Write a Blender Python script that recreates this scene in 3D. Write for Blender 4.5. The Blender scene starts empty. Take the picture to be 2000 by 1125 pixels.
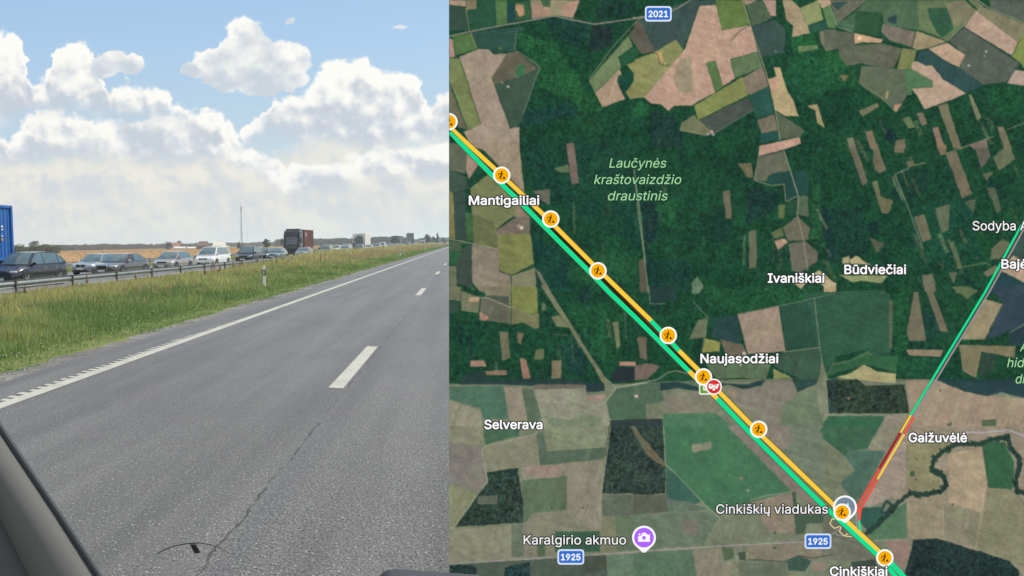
import bpy, bmesh, math, random
import numpy as np
from mathutils import Vector, Matrix
random.seed(7); rng = np.random.default_rng(7)
scene = bpy.context.scene
col = scene.collection
R = math.radians

# ---------------------------------------------------------------- camera
F_PX, YAW, PITCH, ROLL, CAM_H = 1302.5, R(19.955), R(3.619), R(1.133), 1.915
cam_d = bpy.data.cameras.new("camera"); cam = bpy.data.objects.new("camera", cam_d); col.objects.link(cam)
cam_d.sensor_width = 36.0; cam_d.lens = 36.0 * F_PX / 2000.0
cam_d.shift_x = (1000.0 - 438.0) / 2000.0
cam_d.clip_start = 0.05; cam_d.clip_end = 20000
CAMROT = Matrix.Rotation(YAW, 4, 'Z') @ Matrix.Rotation(math.pi / 2 - PITCH, 4, 'X') @ Matrix.Rotation(-ROLL, 4, 'Z')
cam.matrix_world = Matrix.Translation((0, 0, CAM_H)) @ CAMROT
scene.camera = cam

# ---------------------------------------------------------------- exposure
scene.view_settings.view_transform = 'Standard'; scene.view_settings.look = 'None'
scene.view_settings.exposure = 0.0; scene.view_settings.gamma = 1.0
scene.render.engine = 'CYCLES'
scene.cycles.max_bounces = 6; scene.cycles.volume_bounces = 1

# ---------------------------------------------------------------- sun (ahead of the car, to its right)
SUN_EL, SUN_AZ = R(47), R(48)          # azimuth measured clockwise from +Y
sl = bpy.data.lights.new("sun", 'SUN'); sl.energy = 3.9; sl.angle = R(0.6); sl.color = (1.0, 0.95, 0.88)
sun = bpy.data.objects.new("sun", sl); col.objects.link(sun)
sdir = Vector((math.sin(SUN_AZ) * math.cos(SUN_EL), math.cos(SUN_AZ) * math.cos(SUN_EL), math.sin(SUN_EL)))
sun.rotation_euler = sdir.to_track_quat('Z', 'Y').to_euler(); sun.location = (30, 30, 60)

def lin(c):
    out = []
    for v in c[:3]:
        v = v / 255.0
        out.append(v / 12.92 if v <= 0.04045 else ((v + 0.055) / 1.055) ** 2.4)
    return tuple(out) + (1.0,)

class NT:
    """small helper for writing node trees"""
    def __init__(s, tree): s.t = tree; s.n = tree.nodes; s.l = tree.links
    def new(s, typ, **kw):
        n = s.n.new(typ)
        for k, v in kw.items(): setattr(n, k, v)
        return n
    def put(s, sock, v):
        if isinstance(v, bpy.types.NodeSocket): s.l.new(v, sock)
        elif v is not None: sock.default_value = v
    def m(s, op, a, b=None, c=None, clamp=False):
        n = s.new('ShaderNodeMath', operation=op); n.use_clamp = clamp
        s.put(n.inputs[0], a)
        if b is not None: s.put(n.inputs[1], b)
        if c is not None: s.put(n.inputs[2], c)
        return n.outputs[0]
    def mix(s, f, a, b, blend='MIX'):
        n = s.new('ShaderNodeMix', data_type='RGBA', blend_type=blend)
        s.put(n.inputs[0], f); s.put(n.inputs[6], a); s.put(n.inputs[7], b)
        return n.outputs[2]
    def noise(s, vec, scale, detail=4, rough=0.55, dist=0.0, out=0):
        n = s.new('ShaderNodeTexNoise')
        if vec is not None: s.put(n.inputs['Vector'], vec)
        s.put(n.inputs['Scale'], scale); s.put(n.inputs['Detail'], detail)
        s.put(n.inputs['Roughness'], rough); s.put(n.inputs['Distortion'], dist)
        return n.outputs[out]
    def ramp(s, f, stops, interp='LINEAR'):
        n = s.new('ShaderNodeValToRGB'); cr = n.color_ramp; cr.interpolation = interp
        while len(cr.elements) > 1: cr.elements.remove(cr.elements[-1])
        cr.elements[0].position = stops[0][0]; cr.elements[0].color = stops[0][1]
        for p, c in stops[1:]:
            e = cr.elements.new(p); e.color = c
        s.put(n.inputs[0], f); return n.outputs[0]
    def smooth(s, v, a, b):
        n = s.new('ShaderNodeMapRange', interpolation_type='SMOOTHSTEP')
        s.put(n.inputs[0], v); s.put(n.inputs[1], a); s.put(n.inputs[2], b); n.inputs[3].default_value = 0; n.inputs[4].default_value = 1
        return n.outputs[0]
    def xyz(s, x, y, z):
        n = s.new('ShaderNodeCombineXYZ'); s.put(n.inputs[0], x); s.put(n.inputs[1], y); s.put(n.inputs[2], z); return n.outputs[0]
g4 = lambda v: (v, v, v, 1)

# ---------------------------------------------------------------- sky: physical blue plus banks of cumulus
world = bpy.data.worlds.new("World"); scene.world = world; world.use_nodes = True
w = NT(world.node_tree); w.n.clear()
WS = 0.1
geo = w.new('ShaderNodeTexCoord').outputs['Generated']
rot = w.new('ShaderNodeVectorRotate', rotation_type='Z_AXIS'); w.put(rot.inputs['Vector'], geo); rot.inputs['Angle'].default_value = -YAW
sep = w.new('ShaderNodeSeparateXYZ'); w.put(sep.inputs[0], rot.outputs[0])
ysafe = w.m('MAXIMUM', w.m('ABSOLUTE', sep.outputs[1]), 0.12)
U = w.m('DIVIDE', sep.outputs[0], ysafe); V = w.m('DIVIDE', sep.outputs[2], ysafe)
def uv(px, py):                       # photo pixel -> heading / height slopes of that direction
    x, y = (px - 438) / F_PX, -(py - 562.5) / F_PX
    c, s_ = math.cos(-ROLL), math.sin(-ROLL)
    x, y = c * x - s_ * y, s_ * x + c * y
    dy = math.cos(PITCH) + y * math.sin(PITCH); dz = y * math.cos(PITCH) - math.sin(PITCH)
    return x / dy, dz / dy
UV3 = w.xyz(U, V, 0.0)
sky = w.new('ShaderNodeTexSky', sky_type='NISHITA'); sky.sun_disc = False
sky.sun_elevation = SUN_EL; sky.sun_rotation = SUN_AZ; sky.air_density = 1.0; sky.dust_density = 1.6; sky.ozone_density = 1.4
blue = w.mix(0.84, w.mix(1.0, sky.outputs[0], (1.25, 1.25, 1.25, 1), 'MULTIPLY'), w.ramp(w.m('MULTIPLY', V, 2.0, clamp=True),
     [(0.0, tuple(10 * v for v in lin((222, 226, 222))[:3]) + (1,)), (0.3, tuple(10 * v for v in lin((192, 217, 230))[:3]) + (1,)), (0.58, tuple(10 * v for v in lin((174, 209, 240))[:3]) + (1,)), (1.0, tuple(10 * v for v in lin((150, 190, 234))[:3]) + (1,))]))
nb = w.noise(UV3, 13.0, 9, 0.62); nb2 = w.noise(UV3, 34.0, 7, 0.6)
def shift(dx, dy):
    o = w.new('ShaderNodeVectorMath', operation='ADD'); w.put(o.inputs[0], UV3); o.inputs[1].default_value = (dx, dy, 0); return o.outputs[0]
def billow(vec, scale, det=3.0):                # heaped, cauliflower-like height field
    wv = w.new('ShaderNodeVectorMath', operation='MULTIPLY_ADD'); w.put(wv.inputs[0], w.noise(vec, scale * .8, 5, 0.6, out=1)); wv.inputs[1].default_value = (0.05, 0.05, 0); w.put(wv.inputs[2], vec)
    n = w.new('ShaderNodeTexVoronoi', feature='SMOOTH_F1'); n.normalize = True; w.put(n.inputs['Vector'], wv.outputs[0]); n.inputs['Scale'].default_value = scale; n.inputs['Detail'].default_value = det; n.inputs['Roughness'].default_value = 0.55; n.inputs['Lacunarity'].default_value = 2.3; n.inputs['Smoothness'].default_value = 0.6
    return w.m('SUBTRACT', 1.0, n.outputs['Distance'])
B0 = billow(UV3, 17.0)
L0, L1 = billow(UV3, 21.0, 0.8), billow(shift(0.007, 0.011), 21.0, 0.8)
relief = w.m('ADD', w.m('MULTIPLY', w.m('SUBTRACT', L0, L1), 0.55), w.m('MULTIPLY', w.m('SUBTRACT', nb, w.noise(shift(0.010, 0.018), 13.0, 6, 0.55)), 0.55))   # >0 on the sunward side of a billow
stretch = w.xyz(w.m('MULTIPLY', U, 0.35), V, 3.0)
band = w.noise(stretch, 22.0, 5, 0.6)
U0, U1 = uv(-60, 300)[0], uv(980, 300)[0]
Uw = w.m('ADD', U, w.m('ADD', w.m('MULTIPLY', w.m('SUBTRACT', w.noise(shift(3.0, 1.0), 26.0, 7, 0.62), 0.5), 0.045), w.m('MULTIPLY', w.m('SUBTRACT', B0, 0.66), 0.035)))
Un = w.m('DIVIDE', w.m('SUBTRACT', Uw, U0), U1 - U0, clamp=True)
def curve(pts):
    st = []
    for x, y in pts:
        u, v = uv(x, y); st.append((min(1, max(0, (u - U0) / (U1 - U0))), g4(v)))
    return w.ramp(Un, st)
white, grey = tuple(10 * v for v in lin((255, 254, 248))[:3]) + (1,), tuple(10 * v for v in lin((197, 206, 217))[:3]) + (1,)
def layer(under, top, base, amp, soft, lo, hi, tcol=white, gcol=grey, basefade=0.02, seed=0.0, scale=10.0):
    p = w.xyz(U, V, seed); n = w.noise(p, scale, 9, 0.6)
    edge = w.m('ADD', w.m('MULTIPLY', w.m('SUBTRACT', n, 0.5), amp * 0.8), w.m('MULTIPLY', w.m('SUBTRACT', B0, 0.62), amp * 1.5))
    d = w.m('ADD', w.m('SUBTRACT', top, V), edge)                    # depth below the ragged top
    a1 = w.smooth(d, -soft * 0.3, soft)
    nn = w.m('MULTIPLY', w.m('SUBTRACT', band, 0.5), 0.05)
    a2 = w.smooth(w.m('ADD', w.m('SUBTRACT', V, base), nn), -basefade * 0.3, basefade)
    a = w.m('MULTIPLY', a1, a2)
    h = w.m('DIVIDE', w.m('SUBTRACT', V, base), w.m('MAXIMUM', w.m('SUBTRACT', top, base), 0.02))
    rim = w.m('SUBTRACT', 1.0, w.smooth(d, 0.0, 0.035))
    br = w.m('ADD', w.m('ADD', w.m('MULTIPLY', h, 0.95), w.m('MULTIPLY', relief, 6.5)), w.m('MULTIPLY', rim, 0.40))
    br = w.m('ADD', br, w.m('MULTIPLY', w.m('SUBTRACT', B0, 0.66), 0.9))
    sh = w.smooth(br, lo - 0.05, hi + 0.30)
    return w.mix(a, under, w.mix(sh, gcol, tcol))
far = layer(blue, curve([(-60, 300), (100, 285), (240, 275), (380, 290), (520, 300), (640, 270), (780, 262), (980, 262)]), -0.2, 0.10, 0.05, 0.15, 1.0,
            tuple(10 * v for v in lin((232, 231, 222))[:3]) + (1,), tuple(10 * v for v in lin((208, 215, 219))[:3]) + (1,), seed=4.0, scale=9)
t3 = layer(far, curve([(-60, 330), (60, 325), (150, 335), (260, 330), (330, 345), (430, 325), (520, 335), (620, 350), (740, 335), (860, 350), (980, 345)]),
           curve([(-60, 400), (980, 395)]), 0.09, 0.03, 0.2, 1.05, tuple(10 * v for v in lin((238, 235, 225))[:3]) + (1,), tuple(10 * v for v in lin((205, 213, 219))[:3]) + (1,), 0.05, 9.0, 12)
t2 = layer(t3, curve([(-60, 262), (0, 270), (20, 285), (60, 245), (120, 232), (200, 240), (300, 232), (380, 225), (440, 238), (456, 262), (480, 295), (545, 305), (560, 345), (640, 330), (760, 300), (980, 290)]),
           curve([(-60, 330), (120, 322), (300, 318), (440, 326), (560, 400), (700, 360), (980, 350)]), 0.075, 0.010, 0.15, 0.95, seed=14.0, scale=13, basefade=0.03)
topA = curve([(-60, 82), (20, 78), (48, 92), (56, 130), (62, 166), (98, 164), (106, 108), (130, 98), (165, 106), (178, 112), (192, 128), (203, 160), (212, 190), (226, 178), (262, 172), (306, 168),
              (328, 178), (342, 212), (395, 220), (438, 232), (448, 262), (462, 300), (472, 292), (480, 262), (512, 232), (532, 194), (560, 188), (598, 180)])
topB = curve([(560, 188), (598, 180), (622, 150), (636, 126), (690, 118), (722, 124), (738, 149), (780, 160), (824, 170), (832, 208), (842, 212), (858, 190), (880, 184), (980, 150)])
sel = w.m('GREATER_THAN', U, uv(590, 182)[0])
top1 = w.m('ADD', w.m('MULTIPLY', topA, w.m('SUBTRACT', 1.0, sel)), w.m('MULTIPLY', topB, sel))
t1b = layer(t2, top1, curve([(-60, 262), (60, 235), (150, 228), (260, 242), (340, 238), (400, 288), (450, 310), (520, 262), (600, 285), (700, 296), (840, 290), (980, 280)]), 0.058, 0.008, 0.1, 0.9, seed=21.0, scale=19, basefade=0.03)
def puffs(under, blobs, base_y, seed, amp=0.9, soft=0.17):
    f = None
    wv = w.new('ShaderNodeVectorMath', operation='MULTIPLY_ADD')
    w.put(wv.inputs[0], w.noise(w.xyz(U, V, seed), 16.0, 8, 0.62, out=1)); wv.inputs[1].default_value = (0.05, 0.05, 0); wv.inputs[2].default_value = (-0.025, -0.025, 0)
    q = w.new('ShaderNodeVectorMath', operation='ADD'); w.put(q.inputs[0], UV3); w.put(q.inputs[1], wv.outputs[0])
    for x, y, rx, ry in blobs:
        u, v = uv(x, y)
        mp = w.new('ShaderNodeMapping', vector_type='POINT'); w.put(mp.inputs[0], q.outputs[0])
        sx, sy = F_PX / rx, F_PX / ry
        mp.inputs[1].default_value = (-u * sx, -v * sy, 0); mp.inputs[3].default_value = (sx, sy, 0)
        ln = w.new('ShaderNodeVectorMath', operation='LENGTH'); w.put(ln.inputs[0], mp.outputs[0])
        d = w.m('SUBTRACT', 1.0, ln.outputs['Value'])
        f = d if f is None else w.m('SMOOTH_MAX', f, d, 0.25)
    f = w.m('ADD', f, w.m('MULTIPLY', w.m('ADD', w.m('SUBTRACT', B0, 0.70), w.m('MULTIPLY', w.m('SUBTRACT', nb2, 0.5), 0.6)), amp * 1.1))
    a = w.smooth(f, -0.02, soft)
    b0 = uv(450, base_y)[1]
    br = w.m('ADD', w.m('MULTIPLY', w.m('SUBTRACT', V, b0), 7.0), w.m('ADD', w.m('MULTIPLY', relief, 4.0), w.m('MULTIPLY', w.m('SUBTRACT', 0.5, f), 0.5)))
    br = w.m('ADD', br, w.m('MULTIPLY', w.m('SUBTRACT', nb, 0.5), 1.4))
    return w.mix(a, under, w.mix(w.smooth(br, -0.2, 1.05), tuple(10 * v for v in lin((202, 211, 221))[:3]) + (1,), white))
p1 = puffs(t1b, [(482, 78, 40, 42), (455, 105, 48, 34), (520, 115, 52, 38), (565, 122, 44, 34), (410, 122, 36, 34), (378, 134, 30, 18), (440, 142, 60, 30), (510, 150, 66, 34), (575, 156, 34, 24), (500, 172, 34, 18)], 182, 31.0)
p2 = puffs(p1, [(226, 118, 34, 25), (256, 126, 24, 22), (200, 135, 26, 22)], 178, 37.0)
p3 = puffs(p2, [(567, 46, 13, 7), (776, 55, 16, 4)], 110, 41.0, 0.6, 0.8)
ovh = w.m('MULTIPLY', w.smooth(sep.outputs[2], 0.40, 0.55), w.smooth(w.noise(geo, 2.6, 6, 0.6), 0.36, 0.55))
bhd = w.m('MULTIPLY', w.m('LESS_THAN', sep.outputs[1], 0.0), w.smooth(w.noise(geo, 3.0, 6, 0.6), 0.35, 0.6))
p4 = w.mix(w.m('MAXIMUM', ovh, bhd), p3, tuple(10 * v for v in lin((238, 242, 244))[:3]) + (1,))  # white patches overhead and behind, out of view, added to whiten the ambient light
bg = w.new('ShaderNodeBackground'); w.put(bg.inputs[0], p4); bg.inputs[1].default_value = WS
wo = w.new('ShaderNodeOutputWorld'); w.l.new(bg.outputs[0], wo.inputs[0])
world.cycles.sampling_method = 'MANUAL'; world.cycles.sample_map_resolution = 512

# ---------------------------------------------------------------- helpers
def tag(o, label=None, cat=None, group=None, kind=None):
    if label: o['label'] = label
    if cat: o['category'] = cat
    if group: o['group'] = group
    if kind: o['kind'] = kind
    return o
def empty(name, loc=(0, 0, 0), rz=0.0):
    o = bpy.data.objects.new(name, None); col.objects.link(o); o.location = loc; o.rotation_euler = (0, 0, rz)
    o.empty_display_size = 0.2; return o
def link(name, me, mat=None, parent=None):
    o = bpy.data.objects.new(name, me); col.objects.link(o)
    if mat is not None:
        for m_ in (mat if isinstance(mat, (list, tuple)) else [mat]): me.materials.append(m_)
    if parent is not None: o.parent = parent
    return o
class MB:
    def __init__(s): s.bm = bmesh.new(); s.mi = 0
    def box(s, c, d, bev=0.0, rot=None, seg=2, taper=None):
        r = bmesh.ops.create_cube(s.bm, size=1.0); vs = r['verts']
        for v in vs:
            v.co = Vector((v.co.x * d[0], v.co.y * d[1], v.co.z * d[2]))
            if taper and v.co.z > 0: v.co.x *= taper[0]; v.co.y *= taper[1]
        if bev > 0:
            es = list({e for v in vs for e in v.link_edges})
            rb = bmesh.ops.bevel(s.bm, geom=es, offset=bev, segments=seg, affect='EDGES', profile=0.5)
            vs = list({v for f in rb['faces'] for v in f.verts} | {v for v in vs if v.is_valid})
        M_ = Matrix.Translation(c) @ (rot.to_4x4() if rot is not None else Matrix.Identity(4))
        fs = {f for v in vs for f in v.link_faces}
        for v in vs: v.co = M_ @ v.co
        for f in fs: f.material_index = s.mi
        return vs
    def cyl(s, a, b, r1, r2=None, n=16, caps=True):
        a, b = Vector(a), Vector(b); d = b - a
        r = bmesh.ops.create_cone(s.bm, cap_ends=caps, segments=n, radius1=r1, radius2=r1 if r2 is None else r2, depth=d.length)
        M_ = Matrix.Translation((a + b) / 2) @ d.to_track_quat('Z', 'Y').to_matrix().to_4x4()
        for v in r['verts']: v.co = M_ @ v.co
        for f in {f for v in r['verts'] for f in v.link_faces}: f.material_index = s.mi
    def face(s, pts):
        f = s.bm.faces.new([s.bm.verts.new(p) for p in pts]); f.material_index = s.mi; return f
    def prism(s, pts, off):            # closed slab: polygon pts pushed along the vector off
        off = Vector(off); a = [s.bm.verts.new(p) for p in pts]; b = [s.bm.verts.new(Vector(p) + off) for p in pts]
        n = len(a); s.bm.faces.new(a); s.bm.faces.new(b[::-1])
        for i in range(n): s.bm.faces.new((a[i], b[i], b[(i + 1) % n], a[(i + 1) % n]))
    def grid(s, fn, nu, nv):
        vv = [[s.bm.verts.new(fn(i / nu, j / nv)) for j in range(nv + 1)] for i in range(nu + 1)]
        for i in range(nu):
            for j in range(nv): s.bm.faces.new((vv[i][j], vv[i + 1][j], vv[i + 1][j + 1], vv[i][j + 1]))
    def sphere(s, c, r, sub=2):
        q = bmesh.ops.create_icosphere(s.bm, subdivisions=sub, radius=1.0)
        rr = r if isinstance(r, (tuple, list)) else (r, r, r)
        for v in q['verts']: v.co = Vector((c[0] + v.co.x * rr[0], c[1] + v.co.y * rr[1], c[2] + v.co.z * rr[2]))
    def build(s, name, mat=None, parent=None, smooth=False, mods=()):
        bmesh.ops.recalc_face_normals(s.bm, faces=s.bm.faces[:])
        me = bpy.data.meshes.new(name); s.bm.to_mesh(me); s.bm.free()
        if smooth:
            me.polygons.foreach_set('use_smooth', [True] * len(me.polygons))
        o = link(name, me, mat, parent)
        for typ, kw in mods:
            m_ = o.modifiers.new(typ.lower(), typ)
            for k, v in kw.items(): setattr(m_, k, v)
        return o
def fast_mesh(name, verts, faces, mat=None, parent=None, colors=None, smooth=False):
    """verts (n,3) array, faces (m,k) array; colors = per-vertex rgba"""
    me = bpy.data.meshes.new(name); verts = np.asarray(verts, np.float32); faces = np.asarray(faces, np.int32)
    m_, k = faces.shape
    me.vertices.add(len(verts)); me.vertices.foreach_set('co', verts.ravel())
    me.loops.add(m_ * k); me.loops.foreach_set('vertex_index', faces.ravel())
    me.polygons.add(m_); me.polygons.foreach_set('loop_start', np.arange(0, m_ * k, k, dtype=np.int32))
    if smooth: me.polygons.foreach_set('use_smooth', np.ones(m_, bool))
    me.update(calc_edges=True)
    if colors is not None:
        ca = me.color_attributes.new('tint', 'FLOAT_COLOR', 'POINT'); ca.data.foreach_set('color', np.asarray(colors, np.float32).ravel())
    return link(name, me, mat, parent)

def mat(name, rgb, rough=0.6, metal=0.0, var=0.12, vscale=6.0, bump=0.0, bscale=40.0, coat=0.0, spec=0.5):
    """plain surface with a soft procedural variation of tone and roughness"""
    m_ = bpy.data.materials.new(name); m_.use_nodes = True; t = NT(m_.node_tree); b = t.n['Principled BSDF']
    pc = t.new('ShaderNodeTexCoord').outputs['Object']
    n = t.noise(pc, vscale, 5, 0.6)
    c0 = tuple(max(0, v * (1 - var)) for v in rgb[:3]) + (1,); c1 = tuple(v * (1 + var) for v in rgb[:3]) + (1,)
    t.put(b.inputs['Base Color'], t.mix(n, c0, c1))
    t.put(b.inputs['Roughness'], t.m('ADD', t.m('MULTIPLY', n, 0.2), rough - 0.1, clamp=True)); b.inputs['Metallic'].default_value = metal
    b.inputs['Coat Weight'].default_value = coat; b.inputs['Coat Roughness'].default_value = 0.06; b.inputs['Specular IOR Level'].default_value = spec
    if bump > 0:
        bn = t.new('ShaderNodeBump'); bn.inputs['Strength'].default_value = bump; t.put(bn.inputs['Height'], t.noise(pc, bscale, 6, 0.65)); t.l.new(bn.outputs[0], b.inputs['Normal'])
    return m_
def glow(name, rgb255):
    m_ = bpy.data.materials.new(name); m_.use_nodes = True; t = NT(m_.node_tree); t.n.clear()
    e = t.new('ShaderNodeEmission'); e.inputs[0].default_value = lin(rgb255); e.inputs[1].default_value = 1.0
    o = t.new('ShaderNodeOutputMaterial'); t.l.new(e.outputs[0], o.inputs[0]); return m_

# ================================================================ THE SETTING
def asphalt_mat(name, base, own=True):
    m_ = bpy.data.materials.new(name); m_.use_nodes = True; t = NT(m_.node_tree); b = t.n['Principled BSDF']
    pc = t.new('ShaderNodeTexCoord').outputs['Object']
    sp = t.new('ShaderNodeSeparateXYZ'); t.put(sp.inputs[0], pc); X, Y = sp.outputs[0], sp.outputs[1]
    fine = t.noise(pc, 55.0, 3, 0.75); grit = t.new('ShaderNodeTexVoronoi'); t.put(grit.inputs['Vector'], pc); grit.inputs['Scale'].default_value = 70.0
    streak = t.smooth(t.noise(t.xyz(X, t.m('MULTIPLY', Y, 0.05), 0.0), 1.6, 4, 0.6), 0.28, 0.72)
    blot = t.noise(pc, 0.35, 4, 0.6); hue = t.noise(pc, 1.1, 3, 0.6)
    c = t.mix(streak, tuple(v * 0.76 for v in base) + (1,), tuple(v * 1.24 for v in base) + (1,))
    c = t.mix(t.m('MULTIPLY', t.smooth(blot, 0.45, 0.66), 0.5), c, tuple(v * 0.74 for v in base) + (1,))
    c = t.mix(t.m('MULTIPLY', t.smooth(hue, 0.5, 0.8), 0.5), c, (base[0] * 1.10, base[1] * 0.95, base[2] * 1.02, 1))
    grain = t.m('ADD', t.m('MULTIPLY', t.m('SUBTRACT', fine, 0.5), 3.0), t.m('MULTIPLY', t.m('SUBTRACT', 0.42, grit.outputs['Distance']), 1.0))
    coarse = t.smooth(X, -1.75, -1.35)                                # the right-hand lane has a coarser surface
    amp = t.m('ADD', t.m('MULTIPLY', coarse, 0.35), 0.75)
    c = t.mix(1.0, c, t.xyz(*[t.m('ADD', 1.0, t.m('MULTIPLY', grain, amp))] * 3), 'MULTIPLY')
    stone = t.smooth(t.noise(pc, 46.0, 2, 0.5), 0.63, 0.70); pit = t.smooth(t.noise(t.xyz(X, Y, 9.0), 30.0, 3, 0.6), 0.60, 0.70); c = t.mix(t.m('MULTIPLY', pit, 0.55), c, (0.045, 0.046, 0.048, 1))
    c = t.mix(t.m('MULTIPLY', stone, 0.75), c, (0.46, 0.46, 0.44, 1))
    if own:                                                           # tar seam that wanders along the lane join
        wob = t.noise(t.xyz(0.0, Y, 0.0), 1.1, 9, 0.78)
        dx = t.m('ABSOLUTE', t.m('SUBTRACT', t.m('ADD', X, 1.46), t.m('MULTIPLY', t.m('SUBTRACT', wob, 0.5), 0.22)))
        wide = t.m('ADD', 0.002, t.m('MULTIPLY', t.smooth(t.noise(t.xyz(0.0, Y, 7.0), 5.0, 5, 0.8), 0.3, 0.75), 0.028))
        crack = t.m('SUBTRACT', 1.0, t.smooth(dx, t.m('MULTIPLY', wide, 0.5), wide))
        gate = t.smooth(t.noise(t.xyz(0.0, Y, 3.0), 1.6, 5, 0.7), 0.40, 0.54)
        c = t.mix(t.m('MULTIPLY', t.m('MULTIPLY', crack, gate), 0.78), c, (0.018, 0.018, 0.02, 1))
        seam = t.m('SUBTRACT', 1.0, t.smooth(t.m('ABSOLUTE', t.m('ADD', X, 1.33)), 0.02, 0.16))
        c = t.mix(t.m('MULTIPLY', seam, 0.22), c, (0.05, 0.052, 0.065, 1))
    t.put(b.inputs['Base Color'], c); b.inputs['Roughness'].default_value = 0.54; b.inputs['Specular IOR Level'].default_value = 0.5
    bn = t.new('ShaderNodeBump'); bn.inputs['Strength'].default_value = 0.55; bn.inputs['Distance'].default_value = 0.01
    t.put(bn.inputs['Height'], t.m('ADD', fine, t.m('MULTIPLY', grit.outputs['Distance'], 0.6))); t.l.new(bn.outputs[0], b.inputs['Normal'])
    return m_
M_ROAD = asphalt_mat('asphalt', (0.124, 0.119, 0.112)); M_ROAD2 = asphalt_mat('asphalt far carriageway', (0.20, 0.195, 0.185), False)

def sheet(name, x0, x1, y0, y1, z, m_, kind='structure', n=1, jag=0.0, seed=1):
    """flat strip along the road; jag roughens its left edge"""
    rr = np.random.default_rng(seed); ys = np.concatenate([np.arange(y0, min(y1, 90), 0.12), np.linspace(min(y1, 90), y1, 120)]) if jag > 0 else np.linspace(y0, y1, n + 1)
    w1 = np.zeros(len(ys))
    if jag > 0:
        for k in (1, 3, 9, 27):
            c_ = rr.uniform(-1, 1, max(4, int(len(ys) / k) + 2)); w1 += np.interp(np.arange(len(ys)) / k, np.arange(len(c_)), c_) * (k ** 0.45)
        w1 *= jag / 3.0
    v = np.zeros((2 * len(ys), 3)); v[0::2, 0] = x0 + w1; v[1::2, 0] = x1; v[0::2, 1] = ys; v[1::2, 1] = ys; v[:, 2] = z
    i = np.arange(len(ys) - 1) * 2; f = np.stack([i, i + 1, i + 3, i + 2], 1)
    return tag(fast_mesh(name, v, f, m_), kind=kind)

def ground_mat(name, c0, c1, c2, s1=0.02, s2=1.5, s3=20.0, rows=0.0):
    m_ = bpy.data.materials.new(name); m_.use_nodes = True; t = NT(m_.node_tree); b = t.n['Principled BSDF']
    pc = t.new('ShaderNodeTexCoord').outputs['Object']
    a = t.noise(pc, s1, 5, 0.6); d = t.noise(pc, s2, 6, 0.7); e = t.noise(pc, s3, 4, 0.7)
    c = t.mix(t.smooth(a, 0.35, 0.65), c0 + (1,), c1 + (1,)); c = t.mix(t.smooth(d, 0.45, 0.7), c, c2 + (1,))
    c = t.mix(1.0, c, t.xyz(*[t.m('ADD', 0.7, t.m('MULTIPLY', e, 0.6))] * 3), 'MULTIPLY')
    t.put(b.inputs['Base Color'], c); b.inputs['Roughness'].default_value = 0.9; b.inputs['Specular IOR Level'].default_value = 0.15
    bn = t.new('ShaderNodeBump'); bn.inputs['Strength'].default_value = 0.6; bn.inputs['Distance'].default_value = 0.15; t.put(bn.inputs['Height'], d); t.l.new(bn.outputs[0], b.inputs['Normal'])
    return m_
M_GROUND = ground_mat('grassland', (0.15, 0.17, 0.06), (0.18, 0.18, 0.07), (0.12, 0.15, 0.05))
M_SOIL = ground_mat('gritty verge', (0.17, 0.16, 0.14), (0.27, 0.26, 0.24), (0.09, 0.085, 0.07), 0.8, 6.0, 60.0)
M_CROP = ground_mat('ripe crop', (0.40, 0.245, 0.11), (0.43, 0.28, 0.13), (0.35, 0.23, 0.10), 0.008, 0.12, 2.0)
M_VERGE = ground_mat('mown verge', (0.16, 0.19, 0.035), (0.19, 0.20, 0.05), (0.13, 0.15, 0.04), 0.05, 0.8, 12.0)

# one sheet to the horizon
v = []; N_ = 60
for r_ in (0, 60, 300, 1200, 4000, 12000):
    for k in range(N_): v.append((r_ * math.sin(2 * math.pi * k / N_), r_ * math.cos(2 * math.pi * k / N_), 0))
f = [(a * N_ + k, a * N_ + (k + 1) % N_, (a + 1) * N_ + (k + 1) % N_, (a + 1) * N_ + k) for a in range(5) for k in range(N_)]
tag(fast_mesh('ground', v, f, M_GROUND), kind='structure')
sheet('median_verge', -17.4, -6.15, -60, 1500, 0.006, ground_mat('median turf', (0.15, 0.19, 0.055), (0.19, 0.20, 0.07), (0.12, 0.16, 0.045), 0.1, 1.2, 14.0))
sheet('gritty_shoulder', -6.72, 5.0, -60, 400, 0.012, M_SOIL, jag=0.14, seed=5)
sheet('road', -6.32, 10.0, -60, 2500, 0.020, M_ROAD, jag=0.07, seed=9)
def slab(name, x0, x1, y0, y1, z1, m_, h=0.3):
    b_ = MB(); b_.box(((x0 + x1) / 2, (y0 + y1) / 2, z1 - h / 2), (x1 - x0, y1 - y0, h)); return tag(b_.build(name, m_), kind='structure')
OZ = 0.10                                                             # the other carriageway lies a little higher
slab('opposite_road', -28.6, -17.3, -80, 2500, OZ, M_ROAD2)
sheet('far_verge', -44.0, -28.6, -80, 1500, 0.03, M_VERGE)
sheet('crop_field', -900, -44.0, -300, 640, 0.045, M_CROP)
sheet('pasture', -1400, -44.0, 640, 900, 0.05, M_VERGE)

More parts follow.
